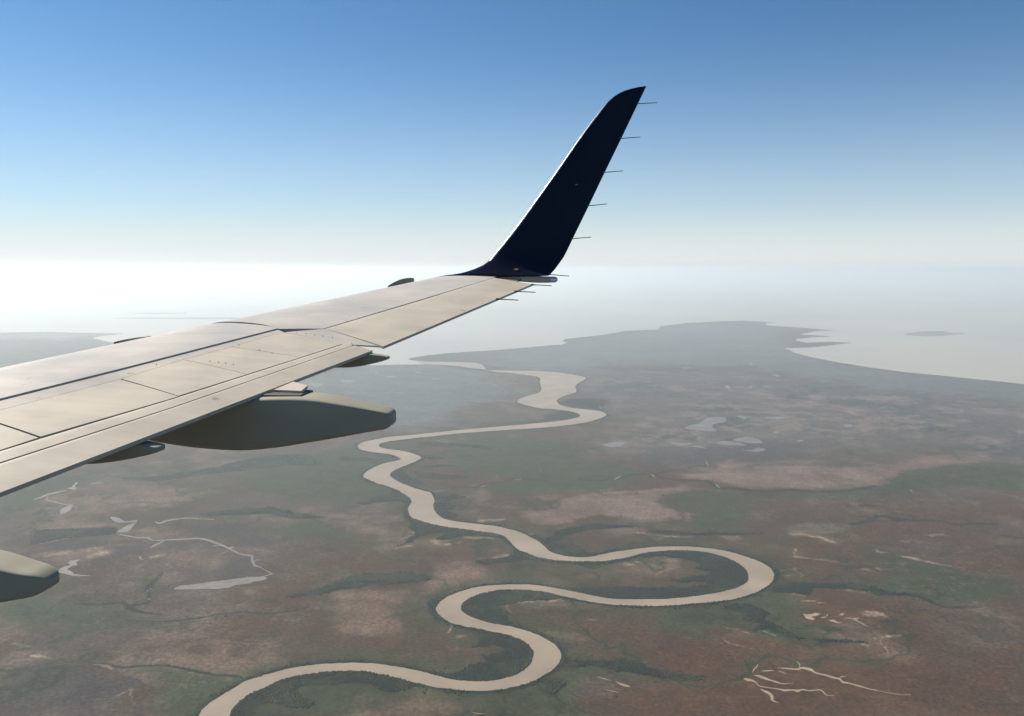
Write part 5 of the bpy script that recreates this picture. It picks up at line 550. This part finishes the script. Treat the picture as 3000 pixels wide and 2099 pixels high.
panel('flap', TAB_F, TAB_B, M_flap, off=lambda t: -.004, nchord=3, nspan=4, wedge=True, gap=.001, label='short flap tab over the large fairing')
aileron = panel('aileron', AIL_F, AIL_B, M_flap, off=lambda t: -.004 * max(0, 1 - t / .08), nchord=14, wedge=True, gap=.010)

# tip fairing with the position light at its rear end
def tube(ring_fn, n, K, cap=True):
    V = [];
    for i in range(n): V += ring_fn(i)
    Fc = [(i * K + k, i * K + (k + 1) % K, (i + 1) * K + (k + 1) % K, (i + 1) * K + k) for i in range(n - 1) for k in range(K)]
    if cap: Fc += [tuple(range(K))[::-1], tuple((n - 1) * K + k for k in range(K))]
    return V, Fc
def spline(P, n=5):
    out = []
    for i in range(len(P) - 1):
        a, b, c, d = P[max(i - 1, 0)], P[i], P[i + 1], P[min(i + 2, len(P) - 1)]
        for k in range(n):
            t = k / n; out.append(tuple(.5 * (2 * q1 + (q2 - q0) * t + (2 * q0 - 5 * q1 + 4 * q2 - q3) * t * t + (3 * q1 - q0 - 3 * q2 + q3) * t ** 3) for q0, q1, q2, q3 in zip(a, b, c, d)))
    return out + [P[-1]]
def body(name, stations, mat, K=24, power=3.0, smooth=40, parent=None, label=None):
    """stations: (s, r centre, half width, u top, u bottom); superelliptic cross sections"""
    def ring(i):
        s, rc, hw, ut, ub = stations[i]; uc = (ut + ub) / 2; hh = (ut - ub) / 2; out = []
        for k in range(K):
            a = 2 * math.pi * (k + .5) / K; ca, sa = math.cos(a), math.sin(a)
            out.append(ac(s, rc + hw * math.copysign(abs(ca) ** (2 / power), ca), uc + hh * math.copysign(abs(sa) ** (2 / power), sa)))
        return out
    stations = spline(stations)
    V, Fc = tube(ring, len(stations), K); o = wpart(name, V, Fc, mat, smooth, parent, label); fix_normals(o); return o
tipf = body('wingtip_fairing', TIPF, M_skin, 20, 2.4, 40, None, 'slim fairing closing the wing tip under the winglet')
body('position_light', LENS_ST, M_lens, 20, 2.0, 50, tipf, 'clear lens at the rear end of the tip fairing')

# winglet
def winglet_part(name, mat, c0, c1, parent, label=None, grow=0.0):
    n = len(WL); K = 15; V = []
    for i, (l, t) in enumerate(WL):
        l, t = Vector(l), Vector(t); a, b = WL[max(i - 1, 0)], WL[min(i + 1, n - 1)]
        span = ((Vector(b[0]) + Vector(b[1])) - (Vector(a[0]) + Vector(a[1]))).normalized(); ch = t - l; L = ch.length
        nrm = ch.cross(span)
        nrm = nrm.normalized() if nrm.length > 1e-6 else Vector((0, -1, 0))
        if nrm.y > 0: nrm = -nrm
        th = min(.075 * L, .06); cs = [c0 + (c1 - c0) * (k / K) ** 1.8 for k in range(K + 1)]
        up = [l + ch * c + nrm * (th * shp(c) + grow * (1 - .9 * (c / c1))) for c in cs]; dn = [l + ch * c - nrm * (th * .8 * shp(c) + grow * (1 - .9 * (c / c1)) + .002) for c in cs[::-1]]
        V += up + dn
    R_ = 2 * (K + 1)
    Fc = [(i * R_ + k, i * R_ + (k + 1) % R_, (i + 1) * R_ + (k + 1) % R_, (i + 1) * R_ + k) for i in range(n - 1) for k in range(R_)]
    Fc += [tuple(range(R_)), tuple((n - 1) * R_ + k for k in range(R_))[::-1]]
    o = wpart(name, V, Fc, mat, 35, parent, label); fix_normals(o); return o
winglet = winglet_part('winglet', M_navy, 0.0, 1.0, None, 'tall navy winglet sweeping up from the wing tip')
WLF = WL
WL = [w for w in WLF[WL_LE0:WL_LE1]]
winglet_part('leading_edge', M_metal, -.012, .035, winglet, 'bright bare metal strip along the winglet front', .004)
WL = WLF

for c_, nx, ny, sz in PLACARDS:
    c_, nx, ny = Vector(c_), Vector(nx), Vector(ny); nz_ = nx.cross(ny)
    V = [c_ + nx * (sx * sz) + ny * (sy * sz * .55) + nz_ * h_ for h_ in (0, .002) for sx, sy in ((-1, -1), (1, -1), (1, 1), (-1, 1))]
    o = wpart('placard', V, [(0, 3, 2, 1), (4, 5, 6, 7), (0, 1, 5, 4), (1, 2, 6, 5), (2, 3, 7, 6), (3, 0, 4, 7)], M_plac, None, winglet); fix_normals(o)
# static wicks
def wick(p0, p1, parent, base=True):
    p0, p1 = Vector(p0), Vector(p1); d = (p1 - p0).normalized(); x = d.cross(Vector((0, 0, 1))).normalized(); y = d.cross(x); V = []
    K = 8; st_ = [(0, .011), (.16, .011), (.17, .0065), (1, .0055)] if base else [(0, .0065), (1, .005)]
    L = (p1 - p0).length
    for t, rr in st_: V += [p0 + d * (L * t) + x * (math.cos(k * 2 * math.pi / K) * rr) + y * (math.sin(k * 2 * math.pi / K) * rr) for k in range(K)]
    n = len(st_)
    Fc = [(i * K + k, i * K + (k + 1) % K, (i + 1) * K + (k + 1) % K, (i + 1) * K + k) for i in range(n - 1) for k in range(K)] + [tuple(range(K))[::-1], tuple((n - 1) * K + k for k in range(K))]
    o = wpart('static_wick', V, Fc, M_wick, 40, parent); fix_normals(o)
for a, b in WICKS_WL: wick(a, b, winglet, False)
for a, b in WICKS_AIL: wick(a, b, aileron)

# dark fasteners along the panel joints (one mesh shared)
fm = None
for s_, r_ in FASTENERS:
    K = 10; u_ = top(s_, r_)
    if fm is None:
        V = [(math.cos(k * 2 * math.pi / K) * .003, math.sin(k * 2 * math.pi / K) * .003, h_) for h_ in (-.004, .0035) for k in range(K)]
        Fc = [tuple(range(K, 2 * K)), tuple(range(K))[::-1]] + [(k, (k + 1) % K, K + (k + 1) % K, K + k) for k in range(K)]
        o = mesh_obj('fastener', V, Fc, M_dark, wing); fm = o.data
    else:
        o = bpy.data.objects.new('fastener', fm); COL.objects.link(o); o.parent = wing
    o.location = ac(s_, r_, u_ + .004) - WORG

# flap track fairings and the two slat track fairings under the nose
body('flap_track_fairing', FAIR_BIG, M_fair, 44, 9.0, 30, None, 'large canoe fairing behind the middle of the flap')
body('slot_shade', SLOT_SHADE, M_dark, 16, 9.0, 30, None, 'dark filler for the shaded slot between the flap tab and the large fairing')  # dark body added to paint the shade in the gap
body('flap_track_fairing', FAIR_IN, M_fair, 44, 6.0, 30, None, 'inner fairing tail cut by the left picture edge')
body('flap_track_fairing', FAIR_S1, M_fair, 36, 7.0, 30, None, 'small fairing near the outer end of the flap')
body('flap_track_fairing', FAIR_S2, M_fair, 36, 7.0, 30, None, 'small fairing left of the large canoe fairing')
for st_ in VORT: body('slat_track_fairing', st_, M_fair, 20, 5.0, 40, None, 'dark rounded fairing rising in front of the leading edge')
